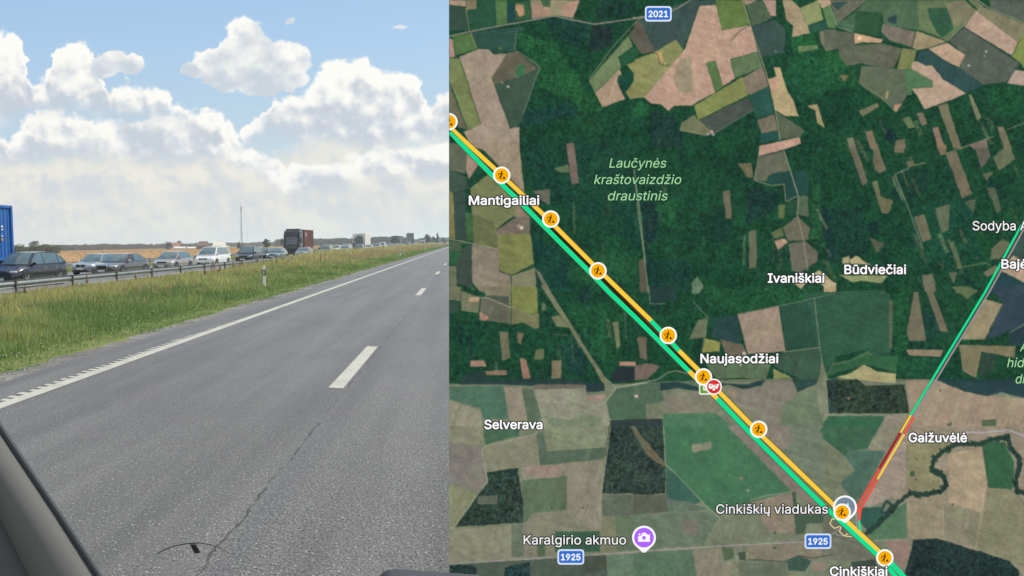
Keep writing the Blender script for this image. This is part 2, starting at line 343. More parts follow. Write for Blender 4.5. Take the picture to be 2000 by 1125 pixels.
# painted lines
def paint_mat():
    m_ = bpy.data.materials.new('road paint'); m_.use_nodes = True; t = NT(m_.node_tree); b = t.n['Principled BSDF']
    pc = t.new('ShaderNodeTexCoord').outputs['Object']; n = t.noise(pc, 45.0, 4, 0.75); n2 = t.noise(pc, 2.5, 4, 0.6)
    c = t.mix(t.m('MULTIPLY', t.smooth(n, 0.48, 0.66), 0.75), (0.47, 0.46, 0.39, 1), (0.24, 0.23, 0.20, 1)); c = t.mix(t.m('MULTIPLY', t.smooth(n2, 0.45, 0.65), 0.5), c, (0.31, 0.30, 0.26, 1))
    t.put(b.inputs['Base Color'], c); b.inputs['Roughness'].default_value = 0.7
    bn = t.new('ShaderNodeBump'); bn.inputs['Strength'].default_value = 0.4; bn.inputs['Distance'].default_value = 0.006; t.put(bn.inputs['Height'], n); t.l.new(bn.outputs[0], b.inputs['Normal']); return m_
M_PAINT = paint_mat()
b_ = MB(); rr = random.Random(3)
b_.grid(lambda a, c: (-5.235 - 0.20 * c, -20 + (600 - (-20)) * a, 0.0245), 60, 1)
y = -6.0
while y < 16.2:                                                       # rumble ribs on the outer side of the line
    wd = 0.085 * (1 if y < 12 else max(0.15, (16.4 - y) / 4.4)) + rr.uniform(-0.02, 0.03)
    b_.box((-5.43 - wd / 2, y, 0.024), (wd + 0.03, 0.085 + rr.uniform(-.02, .02), 0.010)); y += 0.19 + rr.uniform(-.02, .02)
tag(b_.build('edge_line', M_PAINT), kind='structure')
b_ = MB()
for k in range(-2, 40):
    y0 = 8.62 + 16 * k
    b_.grid(lambda a, c: (-1.70 + 0.195 * c, y0 + 3.7 * a, 0.0245), 8, 1)
tag(b_.build('lane_line', M_PAINT), kind='structure')
b_ = MB()
b_.grid(lambda a, c: (-18.55 - 0.15 * c, -60 + 500 * a, OZ + 0.004), 10, 1); b_.grid(lambda a, c: (-26.1 - 0.15 * c, -60 + 500 * a, OZ + 0.004), 10, 1)
tag(b_.build('opposite_edge_line', M_PAINT), kind='structure')

# ---------------------------------------------------------------- grass on the median: blades, seed heads, clover
def blade_mat(name):
    m_ = bpy.data.materials.new(name); m_.use_nodes = True; t = NT(m_.node_tree); b = t.n['Principled BSDF']
    at = t.new('ShaderNodeAttribute', attribute_name='tint'); t.l.new(at.outputs['Color'], b.inputs['Base Color'])
    b.inputs['Roughness'].default_value = 0.55; b.inputs['Specular IOR Level'].default_value = 0.3
    tr = t.new('ShaderNodeBsdfTranslucent'); t.l.new(at.outputs['Color'], tr.inputs[0]); mx = t.new('ShaderNodeMixShader'); mx.inputs[0].default_value = 0.5
    t.l.new(b.outputs[0], mx.inputs[1]); t.l.new(tr.outputs[0], mx.inputs[2]); t.l.new(mx.outputs[0], t.n['Material Output'].inputs[0]); return m_
M_BLADE = blade_mat('grass blade')
def vnoise(x, y, s, seed):
    q = np.random.default_rng(seed).random((257, 257)); x = (x * s) % 256; y = (y * s) % 256
    xi, yi = x.astype(int), y.astype(int); fx, fy = x - xi, y - yi; fx = fx * fx * (3 - 2 * fx); fy = fy * fy * (3 - 2 * fy)
    return (q[yi, xi] * (1 - fx) + q[yi, xi + 1] * fx) * (1 - fy) + (q[yi + 1, xi] * (1 - fx) + q[yi + 1, xi + 1] * fx) * fy
def blades(name, X, Y, H, W, colr, lean=0.35, z0=0.0, mat_=None):
    n = len(X); a = rng.uniform(0, 2 * math.pi, n); l = rng.uniform(0.05, lean * 1.9, n) ** 1.0 * H; la = rng.uniform(0, 2 * math.pi, n)
    # faces turned mostly across the view
    fa = rng.normal(0.35, 0.7, n); dx, dy = np.cos(fa) * W / 2, np.sin(fa) * W / 2
    v = np.zeros((n, 5, 3)); lx, ly = np.cos(la) * l, np.sin(la) * l
    v[:, 0] = np.stack([X - dx, Y - dy, np.full(n, z0)], 1); v[:, 1] = np.stack([X + dx, Y + dy, np.full(n, z0)], 1)
    v[:, 2] = np.stack([X + dx * .8 + lx * .4, Y + dy * .8 + ly * .4, z0 + H * .6], 1); v[:, 3] = np.stack([X - dx * .8 + lx * .4, Y - dy * .8 + ly * .4, z0 + H * .6], 1)
    v[:, 4] = np.stack([X + lx, Y + ly, z0 + H], 1)
    b0 = np.arange(n)[:, None] * 5
    f = np.concatenate([b0 + np.array([0, 1, 2]), b0 + np.array([0, 2, 3]), b0 + np.array([3, 2, 4])], 0)
    c = np.repeat(colr[:, None, :], 5, 1)
    return fast_mesh(name, v.reshape(-1, 3), f, mat_ or M_BLADE, colors=np.concatenate([c.reshape(-1, 3), np.ones((n * 5, 1))], 1))
def scatter(n, x0, x1, y0, y1, p=1.0):
    """more blades near the camera: density falls as 1/distance^p"""
    u = rng.random(n); Y = y0 * (y1 / y0) ** u if p == 1 else y0 + (y1 - y0) * u
    return rng.uniform(x0, x1, n), Y
X, Y = scatter(230000, -17.2, -6.45, 5.0, 420)
X = X + 0.25 * np.sin(Y * 0.7) * (X > -6.8); near = np.clip((X + 16.8) / 10.2, 0, 1)    # 0 at the barrier, 1 at the road
edge_n = vnoise(X * 0, Y, 1.1, 3); keep = X < -6.40 - 0.32 * edge_n - 0.16 * vnoise(X * 0, Y, 4.3, 4); X, Y, near = X[keep], Y[keep], near[keep]
d = np.hypot(X, Y); n1 = vnoise(X, Y, 0.35, 11); n2 = vnoise(X, Y, 1.3, 12); n3 = rng.random(len(X))
tall = np.clip(1.15 - near * 1.25 + 0.5 * (n1 - 0.5), 0.05, 1)
n4 = vnoise(X, Y, 3.1, 14); H = (0.06 + 0.30 * tall + 0.16 * n2 * (near < 0.9)) * (0.55 + 0.9 * n4) * rng.uniform(0.6, 1.3, len(X)); H = np.where(near > 0.93, H * 0.45, H); H = H * (1 + 1.0 * np.clip((Y - 52) / 28, 0, 1) * np.clip(1.3 - near * 2.2, 0, 1)); H = H * (1 - .45 * (Y < 48) * np.clip(1.2 - near * 3, 0, 1))
W = 0.010 * (d / 9.0) ** 0.92 * rng.uniform(0.7, 1.4, len(X))
G1, G2, G3, G4, G5 = (np.array(c) for c in ((0.17, 0.265, 0.085), (0.31, 0.37, 0.13), (0.46, 0.45, 0.16), (0.54, 0.46, 0.25), (0.27, 0.165, 0.10)))
m1 = np.clip((n1 * 0.9 + n3 * 0.35 - near * 0.55) * 1.6, 0, 1)[:, None]
C = G1 * (1 - m1) + G2 * m1
m2 = np.clip((tall - 0.36) * 1.6 + (n2 - 0.5) * 1.5, 0, 1)[:, None]; C = C * (1 - m2) + G3 * m2
farb = np.clip((Y - 34) / 70, 0, 1)
dry = ((n3 < 0.04 + 0.45 * tall * (0.25 + farb)) & (near < 0.72)); C = np.where(dry[:, None], G4 * rng.uniform(0.7, 1.15, (len(X), 1)), C)
C = C * (0.6 + 0.75 * rng.random((len(X), 1)))
tag(blades('median_grass', X, Y, H, W, C), 'long green and straw coloured grass covering the median between the roads', 'grass', kind='stuff')
# straw stalks and reddish seed heads, thickest along the barrier and in the distance
X, Y = scatter(26000, -16.9, -8.2, 7.0, 420); nn = vnoise(X, Y, 0.25, 21); keep = rng.random(len(X)) < np.clip((-8.5 - X) / 7.0, 0.02, 1) * np.clip((nn - .25) * 1.5 * np.clip(Y / 50, .25, 1) + (Y > 50) * 0.3, 0, 1)
X, Y = X[keep], Y[keep]; H = rng.uniform(0.40, 0.72, len(X)) * (1 + .35 * np.clip((Y - 52) / 28, 0, 1)); d = np.hypot(X, Y)
t_ = rng.random((len(X), 1)); C = np.array((0.48, 0.36, 0.19)) * t_ + np.array((0.42, 0.25, 0.155)) * (1 - t_); C *= rng.uniform(0.7, 1.2, (len(X), 1))
tag(blades('seed_heads', X, Y, H, 0.008 * (d / 12.0) ** 0.95, C, 0.25), 'thin reddish seed heads standing above the median grass', 'seed heads', kind='stuff')
# white clover and yarrow heads
X, Y = scatter(260, -9.0, -7.0, 8, 30); H = rng.uniform(0.08, 0.2, len(X)); k = vnoise(X, Y, 0.6, 31) > 0.62; X, Y, H = X[k], Y[k], H[k]
v = []; f = []
for x, y, h in zip(X, Y, H):
    b0 = len(v); s_ = 0.013
    v += [(x - s_, y, h), (x, y - s_, h), (x + s_, y, h), (x, y + s_, h), (x, y, h + s_), (x, y, h - s_)]
    f += [(b0, b0 + 1, b0 + 4), (b0 + 1, b0 + 2, b0 + 4), (b0 + 2, b0 + 3, b0 + 4), (b0 + 3, b0, b0 + 4), (b0 + 1, b0, b0 + 5), (b0 + 2, b0 + 1, b0 + 5), (b0 + 3, b0 + 2, b0 + 5), (b0, b0 + 3, b0 + 5)]
tag(fast_mesh('clover_flowers', v, f, mat('clover white', (0.6, 0.62, 0.52), 0.7)), 'tiny white clover flowers near the road edge of the grass', 'flowers', kind='stuff')
# far verge and crop texture standing up
X, Y = scatter(26000, -43.5, -29.6, 20, 420); H = rng.uniform(0.1, 0.28, len(X)); d = np.hypot(X, Y)
C = np.array((0.30, 0.36, 0.08)) * rng.uniform(0.6, 1.3, (len(X), 1)); tag(blades('far_verge_grass', X, Y, H, 0.02 * (d / 30), C), 'yellow green grass behind the far barrier', 'grass', kind='stuff')
X = -44 - 560 * rng.random(60000) ** 1.6; Y = 15 + 560 * rng.random(60000); H = rng.uniform(0.15, 0.4, len(X)); d = np.hypot(X, Y)
C = np.array((0.47, 0.31, 0.155)) * rng.uniform(0.85, 1.15, (len(X), 1)); tag(blades('ripe_crop', X, Y, H, 0.05 * (d / 60), C, 0.2), 'ripe orange brown crop standing in the wide field', 'crop', kind='stuff')

# tall brown dock stalks standing in the grass
M_DOCK = mat('dock brown', (0.20, 0.115, 0.065), 0.9, var=0.35, vscale=20)
dock_px = [(413, 40, 0.95), (420, 44, 1.0), (428, 39, 0.7), (470, 48, 1.2), (402, 33, 0.85), (455, 60, 1.0), (540, 52, 0.9), (628, 60, 0.95), (170, 26, 0.7), (48, 26, 0.6), (556, 64, 0.9), (265, 33, 0.55)]
words = ['tallest brown dock stalk leaning in front of the white people carrier', 'brown dock stalk just right of the tallest one', 'short brown dock stalk beside the white people carrier', 'brown dock stalk in front of the dark blue crossover',
         'slim brown dock stalk left of the white people carrier nose', 'brown dock stalk under the mast', 'brown dock stalk right of the white marker post', 'reddish dock stalk in grass below the red container lorry', 'low dock stalk in front of the gap behind the black off-roader',
         'low dock stalk before the black off-roader front wheel', 'thin dock stalk where the barrier sinks into grass', 'small dock stalk below the long dark saloon']
for i, (px, Y_, hh) in enumerate(dock_px):
    ang = math.atan((px - 438) / F_PX) - YAW; x = Y_ * math.tan(ang)
    if x < -16.0: x = -15.6; Y_ = x / math.tan(ang)
    r_ = random.Random(i); b_ = MB(); lean = (r_.uniform(-.12, .12), r_.uniform(-.08, .08))
    b_.cyl((0, 0, 0), (lean[0] * hh, lean[1] * hh, hh), 0.012, 0.005, 6)
    for k in range(26):
        z = hh * r_.uniform(0.45, 1.0); a = r_.uniform(0, 6.28); rad = 0.06 * (1.15 - z / hh) + 0.012; s_ = r_.uniform(0.012, 0.028)
        b_.sphere((lean[0] * z + math.cos(a) * rad, lean[1] * z + math.sin(a) * rad, z), (s_, s_, s_ * 1.7), 1)
    for k in range(3):
        a = r_.uniform(0, 6.28); z = hh * r_.uniform(.35, .6); b_.cyl((0, 0, z), (math.cos(a) * .14, math.sin(a) * .14, z + .2), 0.006, 0.003, 5)
    o = b_.build('dock_stalk', M_DOCK); o.location = (x, Y_, 0); tag(o, words[i], 'weed', 'brown dock stalks in the median grass')

# ================================================================ BARRIERS
M_GALV = mat('galvanised steel', (0.30, 0.315, 0.31), 0.42, 0.75, var=0.18, vscale=2.5)
M_POST = mat('dull post steel', (0.17, 0.175, 0.165), 0.6, 0.5, var=0.25, vscale=5)
PROFILE = [(0.0, 0.155), (0.045, 0.125), (0.045, 0.075), (0.0, 0.035), (0.0, -0.035), (0.045, -0.075), (0.045, -0.125), (0.0, -0.155)]
def barrier(name, label, x, y0, y1, ztop, side, step=4.0, phase=1.65, group=None):
    root = empty(name, (x, y0, 0)); tag(root, label, 'crash barrier', group)
    n = int((y1 - y0) / 4) ; zc = ztop - 0.155
    v = []; f = []; k = len(PROFILE)
    rr = random.Random(int(-x))
    for i in range(n + 1):
        s_ = rr.uniform(-.012, .012)
        for (px, pz) in PROFILE: v.append((-side * px, i * 4.0, zc + pz + s_))
        for (px, pz) in PROFILE[::-1]: v.append((-side * (px - 0.006), i * 4.0, zc + pz + s_))
    for i in range(n):
        for j in range(2 * k): a, b2 = i * 2 * k + j, i * 2 * k + (j + 1) % (2 * k); f.append((a, b2, b2 + 2 * k, a + 2 * k))
    fast_mesh('rail', v, f, M_GALV, root)
    p0 = MB(); p0.box((-side * 0.05, 0, (ztop - 0.0) / 2), (0.10, 0.05, ztop), 0.006); p0.box((side * 0.0, 0, zc), (0.012, 0.09, 0.10), 0.004)
    first = None; yy = phase; cnt = 0
    while yy < y1 and cnt < 60:
        if yy > y0:
            if first is None: o = first = p0.build('post', M_POST, root)
            else: o = first.copy(); col.objects.link(o); o.parent = root
            o.location = (side * 0.055, yy - y0, 0); cnt += 1
        yy += step
    return root
barrier('crash_barrier', 'near galvanised steel crash barrier running along the grassy median', -16.5, 5.65, 233.65, 0.75, 1, phase=21.65 - 16)
barrier('crash_barrier', 'far pale crash barrier behind the queue at the edge of the field', -29.2, 25.0, 253.0, 0.86, 1, phase=27.0)

# ---------------------------------------------------------------- delineator posts
M_WPLAST = mat('white plastic', (0.82, 0.82, 0.78), 0.45, var=0.06); M_BLACK = mat('black plastic', (0.012, 0.012, 0.014), 0.4, var=0.1)
def marker_post(x, y, label, face=-1):
    root = empty('marker_post', (x, y, 0)); tag(root, label, 'marker post', 'roadside marker posts')
    b_ = MB(); b_.box((0, 0, 0.50), (0.125, 0.05, 1.0), 0.022, taper=(0.96, 0.9)); b_.cyl((0, -0.022, 0.995), (0, 0.022, 0.995), 0.052, n=18); b_.build('post', M_WPLAST, root, smooth=False)
    b_ = MB(); b_.box((0, 0, 0.745), (0.131, 0.056, 0.25), 0.006); b_.build('black_band', M_BLACK, root)
    b_ = MB(); b_.box((0.004, face * 0.033, 0.745), (0.045, 0.010, 0.165), 0.003); b_.build('reflector', M_WPLAST, root); return root
marker_post(-8.03, 27.08, 'white roadside marker post with black band in the green grass'); marker_post(-7.9, 88, 'small marker post with dark top further along the grass'); marker_post(-8.0, 146, 'tiny most distant marker post on the grass edge')

# ================================================================ VEHICLES
def paint(name, rgb, rough=0.28, coat=0.8, metal=0.25): return mat(name, rgb, rough, metal, var=0.05, vscale=3, coat=coat)
M_GLASS = mat('tinted car glass', (0.085, 0.14, 0.155), 0.12, 0.0, var=0.55, vscale=1.6, spec=.8, coat=.5)
M_LGLASS = mat('lorry glass', (0.055, 0.07, 0.085), 0.08, 0.0, var=0.4, vscale=1.0, spec=1.0)
M_TYRE = mat('tyre rubber', (0.02, 0.02, 0.021), 0.85, var=0.2); M_RIM = mat('alloy rim', (0.45, 0.46, 0.47), 0.35, 0.8, var=0.1)
M_LAMP = mat('lamp glass', (0.55, 0.58, 0.60), 0.12, 0.2, var=0.15, vscale=12, coat=1.0); M_TRIM = mat('dark trim', (0.022, 0.024, 0.026), 0.5, var=0.15)
M_PLATE = mat('plate white', (0.62, 0.63, 0.60), 0.5, var=0.05); M_CHROME = mat('chrome', (0.6, 0.62, 0.63), 0.18, 0.95, var=0.05); M_REAR = mat('rear lamp red', (0.30, 0.02, 0.02), 0.2, coat=1.0)
def wheel(parent, x, y, r, side, wid=0.22):
    b_ = MB(); b_.cyl((x - wid / 2, y, r), (x + wid / 2, y, r), r, n=28)
    t_ = b_.build('wheel', M_TYRE, parent, mods=[('BEVEL', dict(width=0.035, segments=2, limit_method='ANGLE'))])
    b_ = MB(); xo = x + side * (wid / 2 + 0.012); b_.cyl((xo - side * 0.02, y, r), (xo - side * 0.004, y, r), r * 0.64, n=22)
    m0_ = b_.build('hub_disc', M_TRIM, t_); b_ = MB(); b_.cyl((xo - side * .008, y, r), (xo + side * .004, y, r), r * .68, n=24, caps=False)
    for k in range(5):
        a = 2 * math.pi * k / 5 + 0.3; rot = Matrix.Rotation(-a, 3, 'X')
        b_.box((xo + side * .000, y + math.sin(a) * r * 0.33, r + math.cos(a) * r * 0.33), (0.024, r * 0.19, r * 0.60), 0.006, rot=rot)
    b_.cyl((xo - side * 0.01, y, r), (xo + side * .014, y, r), r * 0.18, n=12); rim = b_.build('rim', M_RIM, t_); return t_
def car(name, label, cat, X_, Y_, L=4.5, W=1.82, H=1.45, belt=0.93, hood=0.72, nose=0.62, deck=None, gh=(0.27, 0.42, 0.78, 0.97), wr=0.35, body=None, kind='hatch', group='cars standing in the queue',
        wb=(0.19, 0.80), tall_grille=False, ride=0.17, mirror=None, wheel_r=0.33, extras=True, open_window=False, rails=False, twin=False, rz=0.0):
    root = empty(name, (X_, Y_, OZ), rz); tag(root, label, cat, group)
    w2 = W / 2; y = lambda t_: (t_ - 0.5) * L
    deck = belt if deck is None else deck
    # ---- lower body loft
    st = [(0.0, .72, .30, nose - .10), (0.012, .84, .22, nose - .02), (0.05, .94, ride + .02, nose + .04), (0.14, 1.0, ride, hood), (gh[0], 1.0, ride, belt - .035), (gh[0] + .05, 1.0, ride, belt), (0.55, 1.0, ride, belt + .012),
          (gh[3] - .06, 1.0, ride, deck + .01), (min(.97, gh[3] + .02), .97, ride + .02, deck), (0.988, .90, .30, deck - .06), (1.0, .80, .36, deck - .16)]
    if kind in ('hatch', 'suv', 'mpv'): st = st[:7] + [(.90, 1.0, ride, belt + .02), (.965, .96, ride + .03, belt), (.99, .90, .32, belt - .07), (1.0, .82, .36, belt - .18)]
    b_ = MB(); rows = []
    for t_, wf, zb, zt in st:
        w_ = w2 * wf; hgt = zt - zb
        half = [(0.0, zb), (w_ * .80, zb), (w_ * .95, zb + .05), (w_ * .985, zb + .20 * hgt), (w_, zb + .52 * hgt), (w_ * .985, zb + .78 * hgt), (w_ * .945, zt - .045), (w_ * .86, zt - .008), (w_ * .5, zt + .012), (0.0, zt + .018)]
        ring = [Vector((a, y(t_), c)) for a, c in half] + [Vector((-a, y(t_), c)) for a, c in half[-2:0:-1]]
        rows.append([b_.bm.verts.new(p) for p in ring])
    k = len(rows[0])
    for a, c in zip(rows, rows[1:]):
        for i in range(k): b_.bm.faces.new((a[i], a[(i + 1) % k], c[(i + 1) % k], c[i]))
    b_.bm.faces.new(rows[0]); b_.bm.faces.new(rows[-1][::-1])
    bo = b_.build('body', body, root, smooth=True, mods=[('SUBSURF', dict(levels=1, render_levels=1))])
    # ---- greenhouse
    zr = H; y1, y2, y3, y4 = (y(v) for v in gh); wbt = w2 * .93; wrf = w2 * wr / .5 if wr < .6 else w2 * wr; wrf = w2 * 0.74 if wrf > w2 * .8 else wrf
    zr2 = zr - (0.05 if kind != 'sedan' else 0.03); zb1 = belt - .04; zb4 = deck - .02
    def hw(z): return wbt + (wrf - wbt) * min(1, max(0, (z - belt) / (H - belt)))
    keys = [(y1, zb1), (y1 + (y2 - y1) * .5, zb1 + (zr - .03 - zb1) * .53), (y2, zr - .03), (y2 + (y3 - y2) * .22, zr), (y2 + (y3 - y2) * .6, zr - .003), (y3, zr2), (y3 + (y4 - y3) * .5, zr2 - (zr2 - zb4) * (.42 if kind != 'mpv' else .4)), (y4, zb4)]
    S = [-1, -.9, -.6, -.2, .2, .6, .9, 1]
    def roofpt(s_, kk):
        yy, zz = keys[kk]; front = kk <= 2; bow = (0.16 if front else -0.10) * (1 - s_ * s_) * (1 if kk in (0, 1, 6, 7) else .7 if kk in (2, 5) else 0)
        crown = -0.035 * s_ * s_ * (1 if 2 <= kk <= 5 else 0)
        return Vector((s_ * hw(zz), yy - bow, zz + crown))
    b_ = MB(); G = [[b_.bm.verts.new(roofpt(s_, kk)) for s_ in S] for kk in range(8)]
    for kk in range(7):
        for j in range(7): b_.bm.faces.new((G[kk][j], G[kk][j + 1], G[kk + 1][j + 1], G[kk + 1][j]))
    for sd in (0, -1): b_.bm.faces.new([G[kk][sd] for kk in range(8)])
    b_.bm.faces.new(G[0] + G[7][::-1])
    b_.build('roof', body, root)
    # ---- glass
    def gpt(s_, t_, k0, k1, e=0.012):
        a = roofpt(s_, k0) ; q = (k1 - k0) * t_; i = min(int(q), k1 - k0 - 1); p = roofpt(s_, k0 + i).lerp(roofpt(s_, k0 + i + 1), q - i)
        return p
    b_ = MB(); n0 = Vector((0, -(H - belt), (y2 - y1))).normalized() * .014
    b_.grid(lambda a, c: gpt((a * 2 - 1) * .90, .10 + c * .84, 0, 2) + n0, 6, 4); b_.build('windscreen', M_GLASS, root, smooth=True)
    b_ = MB(); n1 = Vector((0, (H - belt), (y4 - y3) * 1.0)).normalized() * .014
    b_.grid(lambda a, c: gpt((a * 2 - 1) * .86, .10 + c * .72, 5, 7) + n1, 6, 4); b_.build('rear_window', M_GLASS, root, smooth=True)
    def frontline(z): return y1 + (y2 - y1) * (z - zb1) / (zr - .03 - zb1)
    def rearline(z): return y4 + (y3 - y4) * (z - zb4) / (zr2 - zb4)
    zl, zt = belt + .02, H - .085
    bp = y2 + (y3 - y2) * (.36 if kind == 'sedan' else .30) ; cp = y3 - (0.10 if kind == 'sedan' else .02) - (.15 if kind in ('mpv',) else 0)
    panes = [[(frontline(zl) + .10, zl), (bp - .03, zl + .01), (bp - .03, zt), (frontline(zt) + .10, zt)], [(bp + .03, zl + .01), (cp, zl + .03), (cp, zt - .01), (bp + .03, zt)]]
    rl = rearline(zl + .06) - .16
    if rl - cp > .12: panes.append([(cp + .05, zl + .035), (rl, zl + .08), (min(rl, max(cp + .08, rearline(zt) - .14)), zt - .03), (cp + .05, zt - .012)])
    for sd in (-1, 1):
        for pi, pn in enumerate(panes):
            b_ = MB(); b_.prism([(sd * (hw(z) + .010), yy, z) for yy, z in pn], (-sd * .006, 0, 0))
            o = b_.build('side_window', M_TRIM if (open_window and pi == 0) else M_GLASS, root)
            if open_window and pi == 0 and sd == 1: o['label'] = 'open front side window'
        b_ = MB(); b_.box((sd * (w2 * .955 + .06), y1 + .34 * 1, belt + .05), (.19, .10, .135), .03); b_.build('mirror', mirror or body, root, smooth=True)
        b_ = MB(); b_.prism([(sd * (w2 * (.985 if a_ == 0 else 1.0) + .004), yy, zz) for a_, yy, zz in ((0, y(.08), ride + .03), (0, y(.96), ride + .03), (0, y(.96), ride + .13), (0, y(.08), ride + .13))], (-sd * .02, 0, 0)); b_.build('sill', M_TRIM, root)
        b_ = MB(); b_.box((sd * (w2 + .001), y(.52), belt - .17), (.022, .17, .03), .006); b_.box((sd * (w2 + .001), y(.74), belt - .16), (.022, .17, .03), .006); b_.build('door_handles', M_CHROME, root)
        if rails: b_ = MB(); b_.box((sd * (wrf * .96), (y2 + y3) / 2 + .1, H + .012), (.04, (y3 - y2) * .95, .035), .012); b_.build('roof_rail', M_CHROME, root)
        for t_ in wb:
            b_ = MB(); b_.cyl((sd * (w2 - .10), y(t_), wheel_r + .015), (sd * (w2 + .006), y(t_), wheel_r + .015), wheel_r + .065, n=26); b_.build('wheel_arch', M_TRIM, root)
            wheel(root, sd * (w2 - .10), y(t_), wheel_r, sd)
        hl = MB(); hl.box((sd * w2 * .70, y(.030) + .035, nose - .035), (w2 * .36, .20, .11), .035, rot=Matrix.Rotation(sd * .38, 3, 'Z')); hl.build('headlight', M_LAMP, root, smooth=True)
        hl = MB(); hl.box((sd * w2 * .80, y(.975) - .03, deck - .13), (w2 * .24, .12, .14), .03); hl.build('rear_light', M_REAR, root, smooth=True)
    b_ = MB(); yf = y(0) - .02
    if tall_grille:
        b_.box((0, y(0.006), nose - .17), (.62, .10, .42), .05, taper=(1.16, 1)); g_ = b_.build('grille', M_TRIM, root); b_ = MB()
        for sx in (-1, 1): b_.box((sx * .345, y(-.003), nose - .17), (.025, .05, .42), .008, rot=Matrix.Rotation(sx * .06, 3, 'Y'))
        b_.box((0, y(-.003), nose + .035), (.70, .05, .03), .008); b_.build('grille_frame', M_CHROME, g_)
    elif twin:
        for sx in (-1, 1): b_.box((sx * .19, y(.006), nose - .06), (.33, .10, .19), .06)
        b_.box((0, y(.010), .33), (W * .62, .10, .17), .04); b_.build('grille', M_TRIM, root)
    else:
        b_.box((0, y(.008), nose - .03), (W * .42, .09, .12), .04); b_.box((0, y(.008), .34), (W * .60, .10, .20), .05); b_.build('grille', M_TRIM, root)
    b_ = MB(); b_.box((0, y(-.012), .43 if not twin else .44), (.50, .02, .11), .006); b_.build('number_plate', M_PLATE, root)
    return root

def xat(px, X_):                       # where, along a lane, a heading is met (used once per vehicle to space the queue)
    ang = math.atan((px - 438) / F_PX) - YAW; return X_ / math.tan(ang)
IN, OUT = -20.9, -24.6
BLK = paint('anthracite metallic', (0.014, 0.018, 0.024), .24, .9, .1); DGR = paint('dark grey metallic', (0.095, 0.094, 0.094), .24, 1.0, .4); GRY = paint('grey metallic', (0.26, 0.30, 0.33), .3, .9, .4)
BRZ = paint('warm grey metallic', (0.30, 0.285, 0.265), .3, .9, .3); WHT = paint('white lacquer', (0.72, 0.72, 0.70), .3, .8, 0.0); NAV = paint('midnight blue', (0.008, 0.011, 0.030), .28, .5, 0)
TEAL = paint('pale teal metallic', (0.16, 0.22, 0.25), .3, 1.0, .4); SIL = paint('silver metallic', (0.42, 0.45, 0.47), .28, 1.0, .5); RED = paint('red lacquer', (0.30, 0.02, 0.02), .3, .8, 0)
car('off_roader', 'black compact off-roader nearest in the queue, cut by the left edge', 'car', -20.75, 28.3, 4.5, 1.87, 1.72, belt=1.08, hood=.98, nose=.80, gh=(.24, .40, .80, .985), body=BLK, kind='suv', ride=.25, wheel_r=.37, mirror=M_TRIM, rails=False)
car('estate_car', 'blue grey estate car half hidden behind the long dark saloon', 'car', OUT, 41.5, 4.6, 1.82, 1.46, belt=.93, hood=.84, nose=.70, gh=(.28, .43, .82, .985), body=GRY, kind='hatch', twin=True)
car('saloon_car', 'long dark grey saloon with big chrome framed grille and one open window', 'car', -21.1, 38.6, 5.1, 1.95, 1.47, belt=.95, hood=.86, nose=.72, deck=.96, gh=(.28, .42, .70, .87), body=DGR, kind='sedan', tall_grille=True, mirror=M_LAMP, open_window=True)
car('hatchback_car', 'warm grey five door hatchback between the dark saloon and the white people carrier', 'car', IN, 46.3, 4.25, 1.78, 1.50, belt=.95, hood=.88, nose=.72, gh=(.24, .42, .78, .985), body=BRZ, kind='hatch')
car('people_carrier', 'white people carrier in the middle of the queue', 'car', -21.1, 55.3, 4.82, 1.90, 1.78, belt=1.05, hood=.96, nose=.76, gh=(.17, .37, .87, .99), body=WHT, kind='mpv', rails=False, wheel_r=.34)
car('crossover_car', 'midnight blue crossover below the radio mast', 'car', -21.0, 65.6, 4.45, 1.83, 1.74, belt=1.03, hood=.95, nose=.76, gh=(.22, .39, .84, .985), body=NAV, kind='suv', ride=.24, wheel_r=.36)
car('hatchback_car', 'pale teal hatchback in front of the black lorry', 'car', -21.2, 77.0, 4.2, 1.78, 1.48, belt=.93, hood=.85, nose=.70, gh=(.25, .42, .78, .985), body=TEAL)
car('hatchback_car', 'dark hatchback almost hidden behind the pale teal one', 'car', -23.6, 79.5, 4.3, 1.80, 1.52, belt=.95, hood=.87, nose=.70, gh=(.25, .42, .8, .985), body=BLK)
car('saloon_car', 'silver blue saloon in front of the red container', 'car', -21.0, 90.5, 4.6, 1.8, 1.45, belt=.93, hood=.85, nose=.70, deck=.95, gh=(.28, .42, .7, .87), body=paint('silver blue', (.28, .35, .40), .28, 1, .5), kind='sedan')
def Q(name, label, px, lane, body, kind='hatch', H=1.48, **k):
    b0 = dict(hatch=dict(L=4.2, W=1.78, belt=.93, hood=.85, nose=.70, gh=(.25, .42, .78, .985)), sedan=dict(L=4.6, W=1.8, belt=.93, hood=.85, nose=.70, deck=.95, gh=(.28, .42, .7, .87)),
              suv=dict(L=4.5, W=1.85, belt=1.03, hood=.95, nose=.76, gh=(.23, .40, .83, .985)), mpv=dict(L=4.7, W=1.9, belt=1.05, hood=.96, nose=.76, gh=(.17, .37, .86, .99)))[kind]
    b0.update(k); return car(name, label, 'car', lane, xat(px, lane), H=H, body=body, kind=kind, **b0)
Q('off_roader', 'dark teal off-roader right of the red container', 637, IN, paint('dark teal', (.04, .065, .075), .25, 1, .3), 'suv', 1.68)
Q('hatchback_car', 'white hatchback right behind the dark teal off-roader', 659, OUT, WHT, 'hatch', 1.55)
Q('people_carrier', 'silver people carrier behind the white hatchback, open road left of the tanker', 678, OUT, SIL, 'mpv', 1.75)
Q('saloon_car', 'silver saloon in front of the silver people carrier', 676, IN, SIL, 'sedan')
Q('off_roader', 'dark blue off-roader directly in front of the tanker lorry', 702, IN, NAV, 'suv', 1.7)
Q('hatchback_car', 'small white hatchback right of the tanker lorry', 722, IN, WHT)
